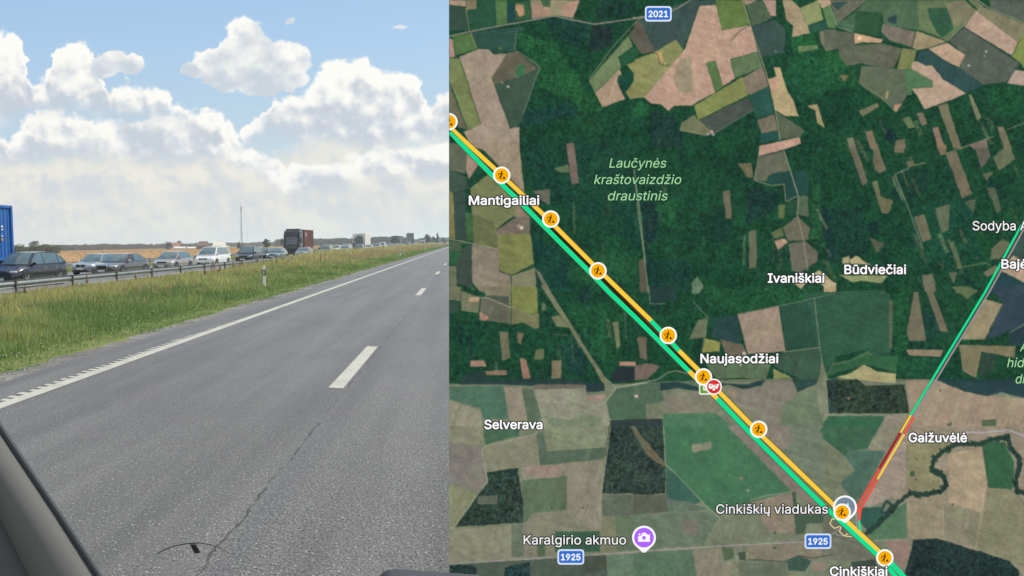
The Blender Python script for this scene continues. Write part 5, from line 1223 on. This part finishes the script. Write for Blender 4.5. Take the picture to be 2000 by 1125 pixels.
for t, c, wd_, p in [('A', (146, 136, 128), 2.3, '20,277 190,238 820,120 1130,184 1520,128'), ('B', (146, 136, 128), 2.3, '-10,135 70,128'), ('B', (140, 136, 118), 2.2, '240,100 330,60 430,-5'), ('B', (162, 152, 122), 1.6, '815,-5 875,190 960,450 1020,640 1070,860 1100,1060'), ('E', (160, 156, 124), 1.7, '1130,60 1240,400'), ('E', TANL, 1.6, '1240,400 1230,540 1280,740 1310,960'),
                     ('E', TANL, 1.2, '950,20 905,280 1040,320 1130,310 1145,440 1235,400'), ('D', (134, 144, 112), 1.3, '1440,290 1460,400 1500,760 1513,900'), ('E', (140, 146, 116), 1.5, '-5,200 30,560 65,800 100,1130'), ('D', TANL, 1.5, '27,722 190,755 400,802'), ('D', (140, 130, 100), 1.3, '380,670 410,700 405,950 490,1005 495,1130'), ('G', (140, 134, 104), 1.3, '490,-5 490,285'),
                     ('G', TANL, 1.4, '262,85 320,85 500,160 640,212'), ('G', (150, 150, 126), 1.9, '1210,690 1290,765 1400,745 1520,728'), ('H', (140, 144, 118), 1.6, '-10,742 180,700 250,650 310,635 400,660'), ('G', (136, 144, 116), 1.5, '1295,765 1210,870 1040,960 930,1005 800,980 740,1040'), ('J', (136, 144, 118), 1.5, '690,50 550,82 300,140 275,180 320,400 60,760 27,775'),
                     ('J', (136, 140, 112), 1.7, '1250,-5 1215,250 1170,560 1175,780'), ('H', (110, 130, 104), 1.3, '105,-5 115,130 230,128'), ('H', (120, 134, 110), 1.4, '1360,85 1400,455 1440,700 1470,965 1520,970'), ('H', (140, 146, 116), 1.4, '1130,495 1400,460'), ('H', (96, 120, 92), 1.2, '1510,50 1360,88 1090,145 780,205'), ('H', (110, 126, 96), 1.3, '440,110 550,230 510,480'),
                     ('K', (120, 140, 110), 1.5, '218,-5 230,280 310,350 500,550 640,690 530,880'), ('K', (120, 128, 100), 1.3, '640,690 700,740 740,900 780,1030'), ('K', (140, 144, 118), 1.3, '880,550 1000,515 1190,485'), ('F', (126, 140, 120), 1.3, '640,190 535,235 640,500 750,805'), ('F', (140, 134, 100), 1.5, '680,165 765,145'), ('F', (128, 132, 96), 1.4, '920,78 1110,10'),
                     ('C', (128, 132, 100), 1.4, '1040,1120 1280,1035'), ('C', (120, 130, 100), 1.3, '1390,980 1520,930'), ('C', (140, 144, 118), 2.0, '1150,-5 1250,60 1520,172'), ('C', (132, 140, 112), 1.8, '1200,35 1050,200 930,312'), ('C', (128, 140, 118), 1.8, '45,50 105,205 215,242'), ('C', (28, 62, 44), 2.0, '1085,705 930,775 760,832'), ('C', (110, 128, 96), 1.2, '270,630 430,735 540,850'),
                     ('C', (24, 60, 48), 2.2, '1400,640 1260,640 1200,660 1090,700'), ('C', (60, 74, 70), 2.0, '1060,205 1480,480 1380,620'), ('L', (156, 150, 158), 2.2, '1050,38 1200,38 1400,20 1520,70'), ('I', (156, 150, 158), 2.2, '1050,1105 1200,1103 1395,1088 1520,1130'), ('L', (140, 138, 110), 1.1, '360,857 650,850'), ('I', (140, 138, 112), 1.3, '30,970 640,966'), ('L', (146, 140, 110), 1.2, '905,600 905,840'),
                     ('L', (140, 134, 100), 1.2, '1190,645 1150,900'), ('L', (96, 122, 96), 1.4, '1375,150 1440,260 1440,400'), ('K', (144, 136, 132), 2.3, '-10,941 700,895 1280,866'), ('J', (144, 136, 132), 2.3, '20,1033 700,992 1520,938'), ('D', (100, 104, 80), 1.1, '200,530 360,610'), ('B', (86, 84, 62), 1.6, '140,405 170,410 190,480 220,500 260,490'), ('B', (72, 78, 66), 1.6, '725,310 800,230 870,195'),
                     ('B', (116, 116, 108), 1.4, '600,1010 900,830'), ('I', (104, 116, 88), 1.3, '40,650 60,590 190,565 320,500 370,520'), ('I', (110, 122, 104), 1.8, '1400,350 1520,280'), ('F', (110, 122, 84), 1.4, '1000,945 1230,905 1260,930'), ('A', (134, 132, 96), 1.4, '155,60 180,230 240,365'), ('A', (128, 132, 100), 1.2, '1470,140 1280,340 1090,600'), ('A', (118, 124, 90), 1.2, '540,230 525,380'),
                     ('A', (120, 124, 104), 1.3, '540,385 640,450 715,510 590,860'), ('A', (140, 134, 110), 1.3, '1095,615 1190,810'), ('J', (26, 46, 44), 2.2, '320,345 550,312'), ('G', (90, 96, 70), 1.2, '820,360 930,370'), ('K', (60, 66, 54), 1.8, '860,1000 1150,1015 1240,970 1350,990 1500,960')]: LN(t, c, wd_, p)
# bright specks: houses, ponds, clearings
for x, y, r_, c in [(992.5, 169, 2.4, (170, 172, 168)), (981, 162, 2, (140, 146, 136)), (1926, 101, 2.8, (150, 152, 138)), (1922, 109, 2, (150, 152, 138)), (1892, 128, 2.6, (160, 160, 146)), (1019, 445, 3.5, (206, 186, 160)), (1013, 441, 2.5, (180, 160, 140)), (1393, 262, 3, (150, 160, 150)), (1390, 257, 3, (190, 160, 140)), (1383, 262, 2.4, (160, 164, 158)), (1243, 774, 4, (190, 160, 140)), (1453, 690, 3, (200, 180, 160)), (1446, 712, 2.5, (200, 180, 160)),
                     (1461, 958, 2.4, (122, 140, 112)), (1448, 935, 3.5, (120, 116, 94)), (1300, 123, 2, (176, 178, 140)), (1514, 100, 2, (110, 132, 130)), (1847, 106, 1.6, (110, 84, 84)), (977, 95, 3, (96, 120, 60)), (1678, 75, 4, (226, 190, 150)), (1078, 992, 2, (50, 66, 54)), (1138, 991, 2, (60, 70, 58)), (1790, 897, 1.8, (60, 64, 44)), (1789, 936, 2, (70, 60, 44)), (1837, 763, 2, (90, 70, 56)), (1860, 985, 2, (70, 60, 44)),
                     (1658, 778, 3, (110, 106, 80)), (1085, 785, 2.5, (150, 152, 120)), (1513, 1041, 2.5, (60, 74, 60)), (1513, 1070, 3, (60, 72, 56)), (924, 565, 4, (60, 96, 60)), (950, 620, 4, (190, 130, 110))]:
    paintp([(x + r_ * math.cos(a) * 1.1, y + r_ * math.sin(a)) for a in np.linspace(0, 6.28, 9)[:-1]], c, .3, 1.0)
# texture: woodland mottling, soft field tone, ploughing and drilling lines
wood = np.clip(grain, 0, 2.4)
f1, f2, f3 = ns(3.2, seed=40, rot=.5), ns(6.5, seed=41, oct_=2, rot=1.0), ns(30, seed=42, oct_=3, rot=.4); f4 = ns(6, 50, seed=43, rot=.2, oct_=2); f5 = ns(2.6, seed=44, rot=.9); big = ns(90, 140, seed=45, oct_=2)
k = 1 + (wood > .9) * (0.20 * f1 + 0.17 * f2 + 0.15 * f3 + 0.07 * f4 + .13 * f5) * np.clip(wood, 1, 2.2) + (wood <= .9) * (0.030 * f1 + 0.045 * f2 + 0.065 * f3 + .015 * f4)
img *= k[..., None]; img[..., 0] *= 1 + .07 * big * (wood > .9); img[..., 2] *= 1 - .10 * f3 * (wood > .9); img[..., 1] *= 1 + .03 * ns(22, seed=50, oct_=3)
def drill(t, p, ang, per, amp):
    ox, oy = TI[t]; q = [(ox + float(a.split(',')[0]) / S_, oy + float(a.split(',')[1]) / S_) for a in p.split()]
    m_ = inside(q, gx, gy); s_ = np.sin(((gx * math.cos(ang) + gy * math.sin(ang)) + wx * .5) / per * 2 * math.pi); img[:] = img * (1 + (amp * s_ * m_)[..., None])
for a in [('I', '-160,60 0,40 460,25 500,60 520,320 500,500 380,520 330,470 0,550 -40,550 -60,460 -90,200', 1.45, 4.6, .14), ('H', '600,240 780,210 810,470 700,420 580,370', .12, 4.4, .12), ('H', '1100,140 1360,85 1400,455 1140,490', .05, 4.4, .12), ('H', '1090,510 1405,460 1430,700 1250,700 1050,600', .05, 4.4, .12),
          ('A', '195,240 600,200 600,230 535,240 525,380 400,405 310,360 245,365', 1.45, 5, .07), ('A', '165,80 240,75 240,0 380,0 380,190 190,235', 1.45, 5, .07), ('C', '700,0 1060,0 1150,80 1055,200 925,310 790,250 720,230', .1, 4.4, .10), ('I', '1260,-10 1520,-10 1520,280 1370,350 1230,400 1350,130', 2.2, 5, .08), ('C', '100,350 440,330 590,370 530,510 430,520 290,480 170,500 120,430', 1.3, 5, .06),
          ('L', '620,120 1235,400 1195,640 900,840 640,830', .05, 5, .035), ('L', '1190,100 1370,110 1440,260 1440,400 1420,470 1240,455', .08, 4.2, .06), ('B', '840,30 960,0 1040,130 1010,150 890,200', 1.9, 5, .06), ('B', '725,455 930,390 965,505 765,590', 1.9, 5, .05), ('D', '60,380 150,360 165,740 75,720', .1, 4.5, .08), ('J', '690,50 740,30 770,180 1220,150 1200,240 720,290', 1.5, 5, .03), ('L', '1200,640 1240,460 1440,480 1520,560 1520,1060 1150,930', 1.2, 6, .03)]: drill(*a)
img[:] = (img[:] + np.roll(img, 1, 0) * .18 + np.roll(img, -1, 0) * .18 + np.roll(img, 1, 1) * .18 + np.roll(img, -1, 1) * .18) / 1.72
lum_ = img.mean(-1, keepdims=True); img = lum_ + (img - lum_) * .90; img = img * (1 + .035 * ns(2.6, seed=60, rot=.7)[..., None] + .045 * ns(6, seed=61, oct_=3, rot=.4)[..., None]) * .99 + 5; fl = (wood <= .9) & (gy > 745); img = img * (1 + .07 * fl[..., None]) + (img.mean(-1, keepdims=True) - img) * .10 * fl[..., None]
img = np.clip(img, 0, 255) / 255.0
lin_img = np.where(img <= .04045, img / 12.92, ((img + .055) / 1.055) ** 2.4)
v = np.stack([(gx - 1442) * PXM, (MY1 - gy) * PXM, np.zeros(gx.shape)], -1).reshape(-1, 3)
idx = np.arange(gw * gh_).reshape(gh_, gw); f = np.stack([idx[:-1, :-1], idx[1:, :-1], idx[1:, 1:], idx[:-1, 1:]], -1).reshape(-1, 4)
m_ = bpy.data.materials.new('satellite picture'); m_.use_nodes = True; t = NT(m_.node_tree); t.n.clear()
at_ = t.new('ShaderNodeAttribute', attribute_name='tint'); pc = t.new('ShaderNodeTexCoord').outputs['Object']
fine = t.noise(pc, 260.0, 3, .7); sc_ = t.mix(1.0, at_.outputs['Color'], t.xyz(*[t.m('ADD', .80, t.m('MULTIPLY', fine, .40))] * 3), 'MULTIPLY')
e = t.new('ShaderNodeEmission'); t.l.new(sc_, e.inputs[0]); e.inputs[1].default_value = 1.0; o = t.new('ShaderNodeOutputMaterial'); t.l.new(e.outputs[0], o.inputs[0])
fast_mesh('satellite_picture', v, f, m_, scr, colors=np.concatenate([lin_img.reshape(-1, 3), np.ones((gw * gh_, 1))], 1))
del img, lin_img, v, f, idx

# ---- drawn marks on the map, each a thin layer on the panel
_gl = {}
def gm(c):
    if c not in _gl: _gl[c] = glow('map ink %d %d %d' % c, c)
    return _gl[c]
LZ = [0.0006]
def nz(): LZ[0] += 0.00010; return LZ[0]
def clipx(p): return (max(p[0], MX0 + .05), p[1])
def strip(name, pts, wd_, c, parent=scr, z=None, b_=None):
    z = nz() if z is None else z; mb = MB(); pts = [Vector((x, y)) for x, y in pts]; L, Rr = [], []
    for i, p in enumerate(pts):
        d0 = (p - pts[i - 1]).normalized() if i > 0 else None; d1 = (pts[i + 1] - p).normalized() if i < len(pts) - 1 else None
        d = ((d0 or d1) + (d1 or d0)).normalized(); n = Vector((-d.y, d.x)); k_ = 1 / max(.4, n.dot(Vector((-(d1 or d0).y, (d1 or d0).x)))); L.append(p + n * wd_ / 2 * k_); Rr.append(p - n * wd_ / 2 * k_)
    vl = [mb.bm.verts.new((bx(max(p.x, MX0)), by(p.y), z)) for p in L]; vr = [mb.bm.verts.new((bx(max(p.x, MX0)), by(p.y), z)) for p in Rr]
    for i in range(len(pts) - 1): mb.bm.faces.new((vl[i], vl[i + 1], vr[i + 1], vr[i]))
    return mb.build(name, gm(c), parent)
GRN, AMB, REDL, DRED, GR, CAS = (20, 224, 146), (255, 204, 64), (238, 82, 66), (170, 30, 36), (148, 140, 144), (84, 84, 62)
yl = [(877, 247.5), (917.7, 285), (973, 336), (1019, 379), (1063, 421), (1158.7, 517), (1271, 626)]; yl2 = [(1326, 685), (1361, 720), (1405, 766), (1487.5, 851), (1626.7, 985), (1654, 1018), (1720, 1080)]
gl = [(877, 258.8), (901, 281.5), (961.5, 343), (1009, 388), (1151, 531), (1190, 571.5), (1240, 619), (1345.7, 725)]; gl2 = [(1400, 778), (1464, 845), (1611, 991), (1636, 1013), (1713, 1084), (1757, 1135)]
strip('road_casing', [(p[0], p[1]) for p in yl] + yl2, 11, CAS); strip('road_casing', gl + gl2, 11, CAS)
strip('median_gap', [(1052, 422), (1160, 525), (1250, 618), (1352, 722)], 8, (42, 36, 22)); strip('median_gap', [(1054, 421), (1162, 524), (1252, 617), (1354, 721)], 1.0, (120, 90, 56)); strip('median_gap', [(1420, 788), (1480, 848), (1620, 988)], 2.4, (118, 112, 80)); strip('median_gap', [(1660, 1032), (1716, 1086), (1760, 1130)], 2.2, (52, 44, 30))
strip('route_line', yl, 8.2, AMB); strip('route_line', [yl[-1], yl2[0]], 8.2, GRN); strip('route_line', yl2, 8.4, AMB)
strip('route_line', gl, 8.6, GRN); strip('route_line', [(1345.7, 725), (1400, 778)], 8.6, AMB); strip('route_line', gl2, 8.8, GRN); strip('route_line', [(1716, 1078), (1744, 1104), (1773, 1135)], 9.2, GRN)
strip('road_casing', [(2008, 421), (1989, 451), (1924.5, 570), (1777.6, 811), (1673, 990)], 5.6, (60, 76, 70)); strip('minor_road', [(2008, 434), (1996, 452), (1931, 571), (1784, 813), (1690, 975)], 3.6, GR); strip('minor_road', [(1672, 1000), (1672.5, 1026), (1676, 1034)], 3, GR)
strip('route_line', [(2008, 417), (1989, 449), (1924.5, 568), (1777.6, 811)], 4.2, GRN); strip('route_line', [(1777.6, 811), (1758, 845)], 4.2, AMB); strip('route_line', [(1758, 845), (1717, 915)], 4.4, DRED); strip('route_line', [(1717, 915), (1672, 992)], 4.4, REDL)
strip('route_line', [(1784.5, 814), (1764.7, 848)], 4.2, REDL); strip('route_line', [(1764.7, 848), (1713, 935.5)], 4.2, AMB); strip('route_line', [(1713, 935.5), (1681, 992), (1671, 1000.5)], 4.4, REDL); strip('route_line', [(1681, 990), (1676.5, 1016.7)], 4.4, REDL); strip('route_line', [(1676.5, 1016.7), (1680, 1037)], 4.2, GRN)
CRM = (232, 208, 150); q = lambda L_: [(1590 + a / 10.227, 950 + c / 10.227) for a, c in L_]
strip('ramp_line', q([(400, 655), (350, 640), (305, 745), (395, 835), (515, 790)]), 2.0, CRM); strip('ramp_line', q([(530, 800), (495, 895), (590, 985), (740, 1000)]), 2.0, CRM); strip('ramp_line', q([(590, 985), (670, 935)]), 1.8, CRM); strip('minor_road', q([(290, 970), (400, 925), (490, 830)]), 1.8, GR); strip('minor_road', q([(400, 925), (460, 970), (600, 990)]), 1.8, GR)

def disc(name, x, y, r, c, parent, sq=0, n=40, tip=None):
    z = nz(); mb = MB(); pts = []
    if sq:
        w_, h_ = sq
        for cx_, cy_, a0 in ((x + w_ / 2 - r, y - h_ / 2 + r, -90), (x + w_ / 2 - r, y + h_ / 2 - r, 0), (x - w_ / 2 + r, y + h_ / 2 - r, 90), (x - w_ / 2 + r, y - h_ / 2 + r, 180)):
            for k_ in range(7): a = R(a0 + k_ * 15); pts.append((cx_ + r * math.cos(a), cy_ + r * math.sin(a)))
    elif tip:
        for k_ in range(n + 1): a = R(140 + 260 * k_ / n); pts.append((x + r * math.cos(a), y + r * math.sin(a)))
        pts += [(x + 4.5, tip - 2), (x + 2, tip), (x - 2, tip), (x - 4.5, tip - 2)]
    else: pts = [(x + r * math.cos(2 * math.pi * k_ / n), y + r * math.sin(2 * math.pi * k_ / n)) for k_ in range(n)]
    pts = [clipx(p) for p in pts]; cl = [pts[0]]
    for p in pts[1:]:
        if abs(p[0] - cl[-1][0]) + abs(p[1] - cl[-1][1]) > 1e-4: cl.append(p)
    mb.face([(bx(a), by(c_), z) for a, c_ in cl]); return mb.build(name, gm(c), parent)
def ink(name, polys, c, parent, ox, oy, s=1.0):
    z = nz(); mb = MB()
    for pl in polys:
        pl = [(ox + a * s, oy + c_ * s) for a, c_ in pl]
        if max(p[0] for p in pl) < MX0 + .3: continue
        mb.face([(bx(clipx(p)[0]), by(p[1]), z) for p in pl])
    return mb.build(name, gm(c), parent)
MAN = [[(-1.2, -7.4), (1, -7.6), (1.6, -6), (.2, -5), (-1, -5.6)], [(-2.6, -4.2), (.6, -5), (1.6, -3.6), (-.4, .8), (-2.6, .4), (-1.4, -2.6)], [(-2.4, -4.2), (-1.6, -3.4), (-5.2, -1.2), (-6.2, -2.4)], [(-2.4, .2), (-1, 1), (-4.6, 6.4), (-6, 6)], [(-1.4, 0), (.4, .4), (-.6, 3.2), (-.4, 7), (-2, 7), (-2.2, 3.2)], [(-6.2, -3), (-5.2, -2.4), (-6.2, 1.4), (-7, 1.2)], [(1, -4), (3, -1), (2.2, -.4), (.4, -2.6)], [(1.2, 6.4), (4, 1.6), (7, 6.4)]]
for i, (x, y) in enumerate([(876.5, 238), (979.3, 342.5), (1075, 428), (1167, 529), (1304, 655), (1372.5, 736), (1480, 838), (1642.5, 999.5), (1725.5, 1088.5)]):
    if i == 7:
        root = disc('place_pin', 1648, 990.5, 23.5, (250, 250, 250), scr, tip=1020); disc('pin_face', 1648, 990, 19.3, (118, 138, 156), root)
        ink('pin_symbol', [[(-6, 2), (-6, -10), (-5, -7), (-4, -8), (-3, 0)], [(-3, 0), (1, -6), (3, 2)], [(3, 4), (5, -7), (6, -6), (7, -11), (8.5, -10), (9.5, 2), (11, 8), (9, 12)]], (245, 245, 245), root, 1646, 992)
    if i == 5:
        rs_ = disc('bus_stop_icon', 1376, 760, 3.6, (245, 245, 240), scr, sq=(24, 21)); disc('icon_face', 1376, 760, 2.2, (104, 159, 56), rs_, sq=(19.5, 16)); disc('bus_symbol', 1378, 757.5, 1.0, (245, 245, 240), rs_, sq=(12, 10)); ink('bus_window', [[(-3, -3), (-1, -3), (-1, -1), (-3, -1)], [(-3, 1), (-1, 1), (-1, 3), (-3, 3)]], (104, 159, 56), rs_, 1376.5, 757.5)
    root = disc('roadwork_marker', x, y, 17.0, (252, 252, 248), scr); disc('marker_face', x, y, 13.3, (255, 176, 0), root); ink('worker_symbol', MAN, (20, 16, 8), root, x, y, 1.12)
    if i == 5:
        root = disc('crash_marker', 1392.5, 755, 15.8, (252, 250, 248), scr); disc('marker_face', 1392.5, 755, 13.2, (214, 48, 48), root)
        ink('tow_symbol', [[(-10, 2.5), (-10, -3), (-8.5, -4.5), (-3, -4.5), (0, -1), (8, -1), (8.5, 2), (7, 5), (-9, 5)], [(1, -4.6), (4, -2.8), (2, -1.8)], [(5, -4.6), (8, -3.8), (11, -5), (9.5, -2), (11, 0), (6, -1)]], (252, 248, 246), root, 1392.5, 754)
        ink('tow_detail', [[(-7.5, -2.8), (-4.5, -2.8), (-3, -1), (-7.5, -1)]], (214, 48, 48), root, 1392.5, 754); disc('wheel_ring', 1392.5, 760, 4.0, (214, 48, 48), root, n=24); disc('wheel_symbol', 1392.5, 760, 2.7, (252, 248, 246), root, n=24)
pp = disc('place_pin', 1256, 1049, 23.2, (252, 250, 253), scr, tip=1078); disc('pin_face', 1256, 1049, 19.2, (176, 102, 255), pp)
ink('camera_symbol', [[(-11.5, 8), (-11.5, -3), (-4, -3), (-4, -9.5), (3.5, -9.5), (6, -6), (11.6, -6), (11.6, 8)], [(-11.5, -3), (-9.5, -2), (-8, -2), (-5, -4), (-4, -6), (-4, -3)]], (252, 250, 253), pp, 1256, 1049); disc('camera_lens', 1256, 1049.2, 3.7, (176, 102, 255), pp, n=24)
ink('plus_symbol', [[(-11.6, -6), (-9.6, -6.9), (-8.6, -9), (-7.6, -6.9), (-5.6, -6), (-7.6, -5), (-8.6, -3), (-9.6, -5)]], (252, 250, 253), pp, 1256, 1048.6, 1.0)

FONT = None
try:                                                                  # Blender's own bundled sans serif; the built-in font otherwise
    import os
    FONT = bpy.data.fonts.load(os.path.join(bpy.utils.resource_path('LOCAL'), 'datafiles', 'fonts', 'Inter.woff2'))
except Exception: FONT = None
from mathutils.geometry import tessellate_polygon
def untangle(pts):
    """split an outline that crosses itself into simple loops"""
    n = len(pts)
    for i_ in range(n):
        (ax, ay), (bx_, by_) = pts[i_], pts[(i_ + 1) % n]
        for j_ in range(i_ + 2, n):
            if i_ == 0 and j_ == n - 1: continue
            (cx_, cy_), (dx_, dy_) = pts[j_], pts[(j_ + 1) % n]
            den = (bx_ - ax) * (dy_ - cy_) - (by_ - ay) * (dx_ - cx_)
            if abs(den) < 1e-14: continue
            t_ = ((cx_ - ax) * (dy_ - cy_) - (cy_ - ay) * (dx_ - cx_)) / den; u_ = ((cx_ - ax) * (by_ - ay) - (cy_ - ay) * (bx_ - ax)) / den
            if 1e-6 < t_ < 1 - 1e-6 and 1e-6 < u_ < 1 - 1e-6:
                X_ = (ax + t_ * (bx_ - ax), ay + t_ * (by_ - ay))
                return untangle([X_] + pts[i_ + 1:j_ + 1]) + untangle([X_] + pts[j_ + 1:] + pts[:i_ + 1])
    return [pts] if n > 2 else []
def text_mesh(s, slant):
    """glyph outlines filled contour by contour, so strokes that overlap inside a glyph stay solid"""
    cu = bpy.data.curves.new('t', 'FONT'); cu.body = s; cu.font = FONT or cu.font; cu.size = 40.0; cu.shear = slant
    to = bpy.data.objects.new('t', cu); col.objects.link(to); bpy.context.view_layer.update()
    cv = to.to_curve(bpy.context.evaluated_depsgraph_get()); polys = []
    for sp in cv.splines:
        pts = []; bp = sp.bezier_points; n = len(bp)
        if n >= 2:
            for k_ in range(n):
                p0, h0, h1, p1 = bp[k_].co, bp[k_].handle_right, bp[(k_ + 1) % n].handle_left, bp[(k_ + 1) % n].co
                st = 1 if ((h0 - p0).cross(p1 - p0).length < 1e-3 and (h1 - p1).cross(p0 - p1).length < 1e-3) else 6
                for q_ in range(st):
                    t_ = q_ / st; p = p0 * (1 - t_) ** 3 + 3 * h0 * t_ * (1 - t_) ** 2 + 3 * h1 * t_ * t_ * (1 - t_) + p1 * t_ ** 3
                    if not pts or (pts[-1][0] - p.x) ** 2 + (pts[-1][1] - p.y) ** 2 > 1e-6: pts.append((p.x / 40, p.y / 40))
        else: pts = [(p.co.x / 40, p.co.y / 40) for p in sp.points]
        for pts in (untangle(pts) if len(pts) > 2 else []):
            ar = sum(x1 * y2 - x2 * y1 for (x1, y1), (x2, y2) in zip(pts, pts[1:] + pts[:1])) / 2
            if abs(ar) > 1e-5: polys.append((ar, pts))
    to.to_curve_clear(); bpy.data.objects.remove(to)
    sg = math.copysign(1, max(polys, key=lambda q_: abs(q_[0]))[0]); outer = [p for p in polys if p[0] * sg > 0]; holes = [p for p in polys if p[0] * sg < 0]
    own = {k_: [] for k_ in range(len(outer))}
    for ar, h_ in holes:
        best = None
        for k_, (ao, o_) in enumerate(outer):
            if abs(ao) > abs(ar) and inside(o_, np.array([h_[0][0]]), np.array([h_[0][1]]))[0] and (best is None or abs(ao) < abs(outer[best][0])): best = k_
        if best is not None: own[best].append(h_)
    v, f = [], []
    for k_, (ao, o_) in enumerate(outer):
        loops = [o_] + own[k_]; tr = tessellate_polygon([[Vector((x, y, 0)) for x, y in l_] for l_ in loops]); b0 = len(v)
        for l_ in loops: v += l_
        f += [(b0 + t_[0], b0 + t_[1], b0 + t_[2]) for t_ in tr]
    return np.array(v), np.array(f)
CAPH = None
def words_(name, s, x0, x1, base, cap, fill=(255, 255, 255), edge=(18, 18, 20), bold=.5, slant=0.0, parent=None, halo=True, outw=1.9):
    """lettering stretched to its measured box; bold / outw = extra stroke and halo width in picture units"""
    global CAPH
    if CAPH is None: CAPH = text_mesh('H', 0)[0][:, 1].max()
    v, f = text_mesh(s, slant); a, c_ = v[:, 0].min(), v[:, 0].max(); X = x0 + bold + (v[:, 0] - a) * (x1 - x0 - 2 * bold) / (c_ - a); Y = base - v[:, 1] * (cap - bold) / CAPH
    def put(nm, rings, z, c, par):
        vs, fs = [], []
        for k_, (dx, dy) in enumerate(rings): vs.append(np.stack([(X + dx - 1442) * PXM, (MY1 - Y - dy) * PXM, np.full(len(X), z + k_ * 1.5e-6)], 1)); fs.append(f + k_ * len(X))
        return fast_mesh(nm, np.concatenate(vs), np.concatenate(fs), gm(c), par)
    ring = lambda r_, n: [(r_ * math.cos(2 * math.pi * k_ / n), r_ * math.sin(2 * math.pi * k_ / n)) for k_ in range(n)]
    z1, z2 = nz(), nz(); o_ = put(name, [(0, 0)] + (ring(bold, 8) if bold > .05 else []), z2, fill, parent or scr)
    if halo: put('letter_halo', ring(bold + outw, 16) + ring((bold + outw) * .5, 8), z1, edge, o_)
    return o_
for s, x0, x1, bs, cp in [('Mantigailiai', 914.5, 1052, 400.3, 18), ('Ivaniškiai', 1497, 1607.5, 551.8, 18), ('Būdviečiai', 1646, 1766.5, 535, 18), ('Bajė', 1952, 2002.5, 524.3, 18), ('Naujasodžiai', 1365.5, 1517.5, 708.6, 18), ('Selverava', 944.5, 1058, 837, 18), ('Gaižuvėlė', 1771, 1885, 862.5, 18), ('Cinkiškiai', 1617.5, 1730, 1123, 18)]: words_('place_name', s, x0, x1, bs, cp, bold=.62)
for s, x0, x1, bs, cp in [('Sodyba A', 1895.5, 2004, 450, 18), ('Cinkiškių viadukas', 1396, 1613.5, 1001.8, 18), ('Karalgirio akmuo', 1021, 1220.5, 1061.8, 18)]: words_('place_name', s, x0, x1, bs, cp, fill=(244, 244, 244), bold=.2)
for s, x0, x1, bs, cp in [('Laučynės', 1187.5, 1299, 328, 18), ('kraštovaizdžio', 1158, 1328, 360, 18), ('draustinis', 1185, 1301.5, 391.8, 18), ('A', 1987, 2001.5, 685.5, 18), ('hidr', 1962, 2006, 716.5, 18), ('dr', 1978.5, 2001, 748.2, 18)]: words_('reserve_name', s, x0, x1, bs, cp, fill=(160, 214, 160), edge=(24, 52, 36), bold=.12, slant=.21, outw=1.3)
for s, x, y in (('2021', 1283, 28.8), ('1925', 1112.5, 1086), ('1925', 1593.5, 1055.3)):
    wd_ = 52 if s == '2021' else 52; r_ = disc('road_number_shield', x, y, 6, (214, 226, 250), scr, sq=(wd_, 30)); disc('shield_face', x, y, 4, (54, 112, 204), r_, sq=(wd_ - 6, 23.4)); words_('road_number', s, x - 19.3, x + 19.0, y + 6.1, 12.4, fill=(240, 246, 255), bold=.6, parent=r_, halo=False)

# ================================================================ HAZE over the fields
hz = MB(); hz.box((0, 3900, 29.0), (12000, 8000 + 200, 60.0)); hm = bpy.data.materials.new('haze'); hm.use_nodes = True; t = NT(hm.node_tree); t.n.clear()
pv = t.new('ShaderNodeVolumePrincipled'); pv.inputs['Color'].default_value = (.90, .95, 1.0, 1); pv.inputs['Density'].default_value = 0.00034; pv.inputs['Anisotropy'].default_value = 0.2
mo = t.new('ShaderNodeOutputMaterial'); t.l.new(pv.outputs[0], mo.inputs['Volume']); tag(hz.build('haze', hm), kind='stuff')
scene.cycles.volume_step_rate = 1.0
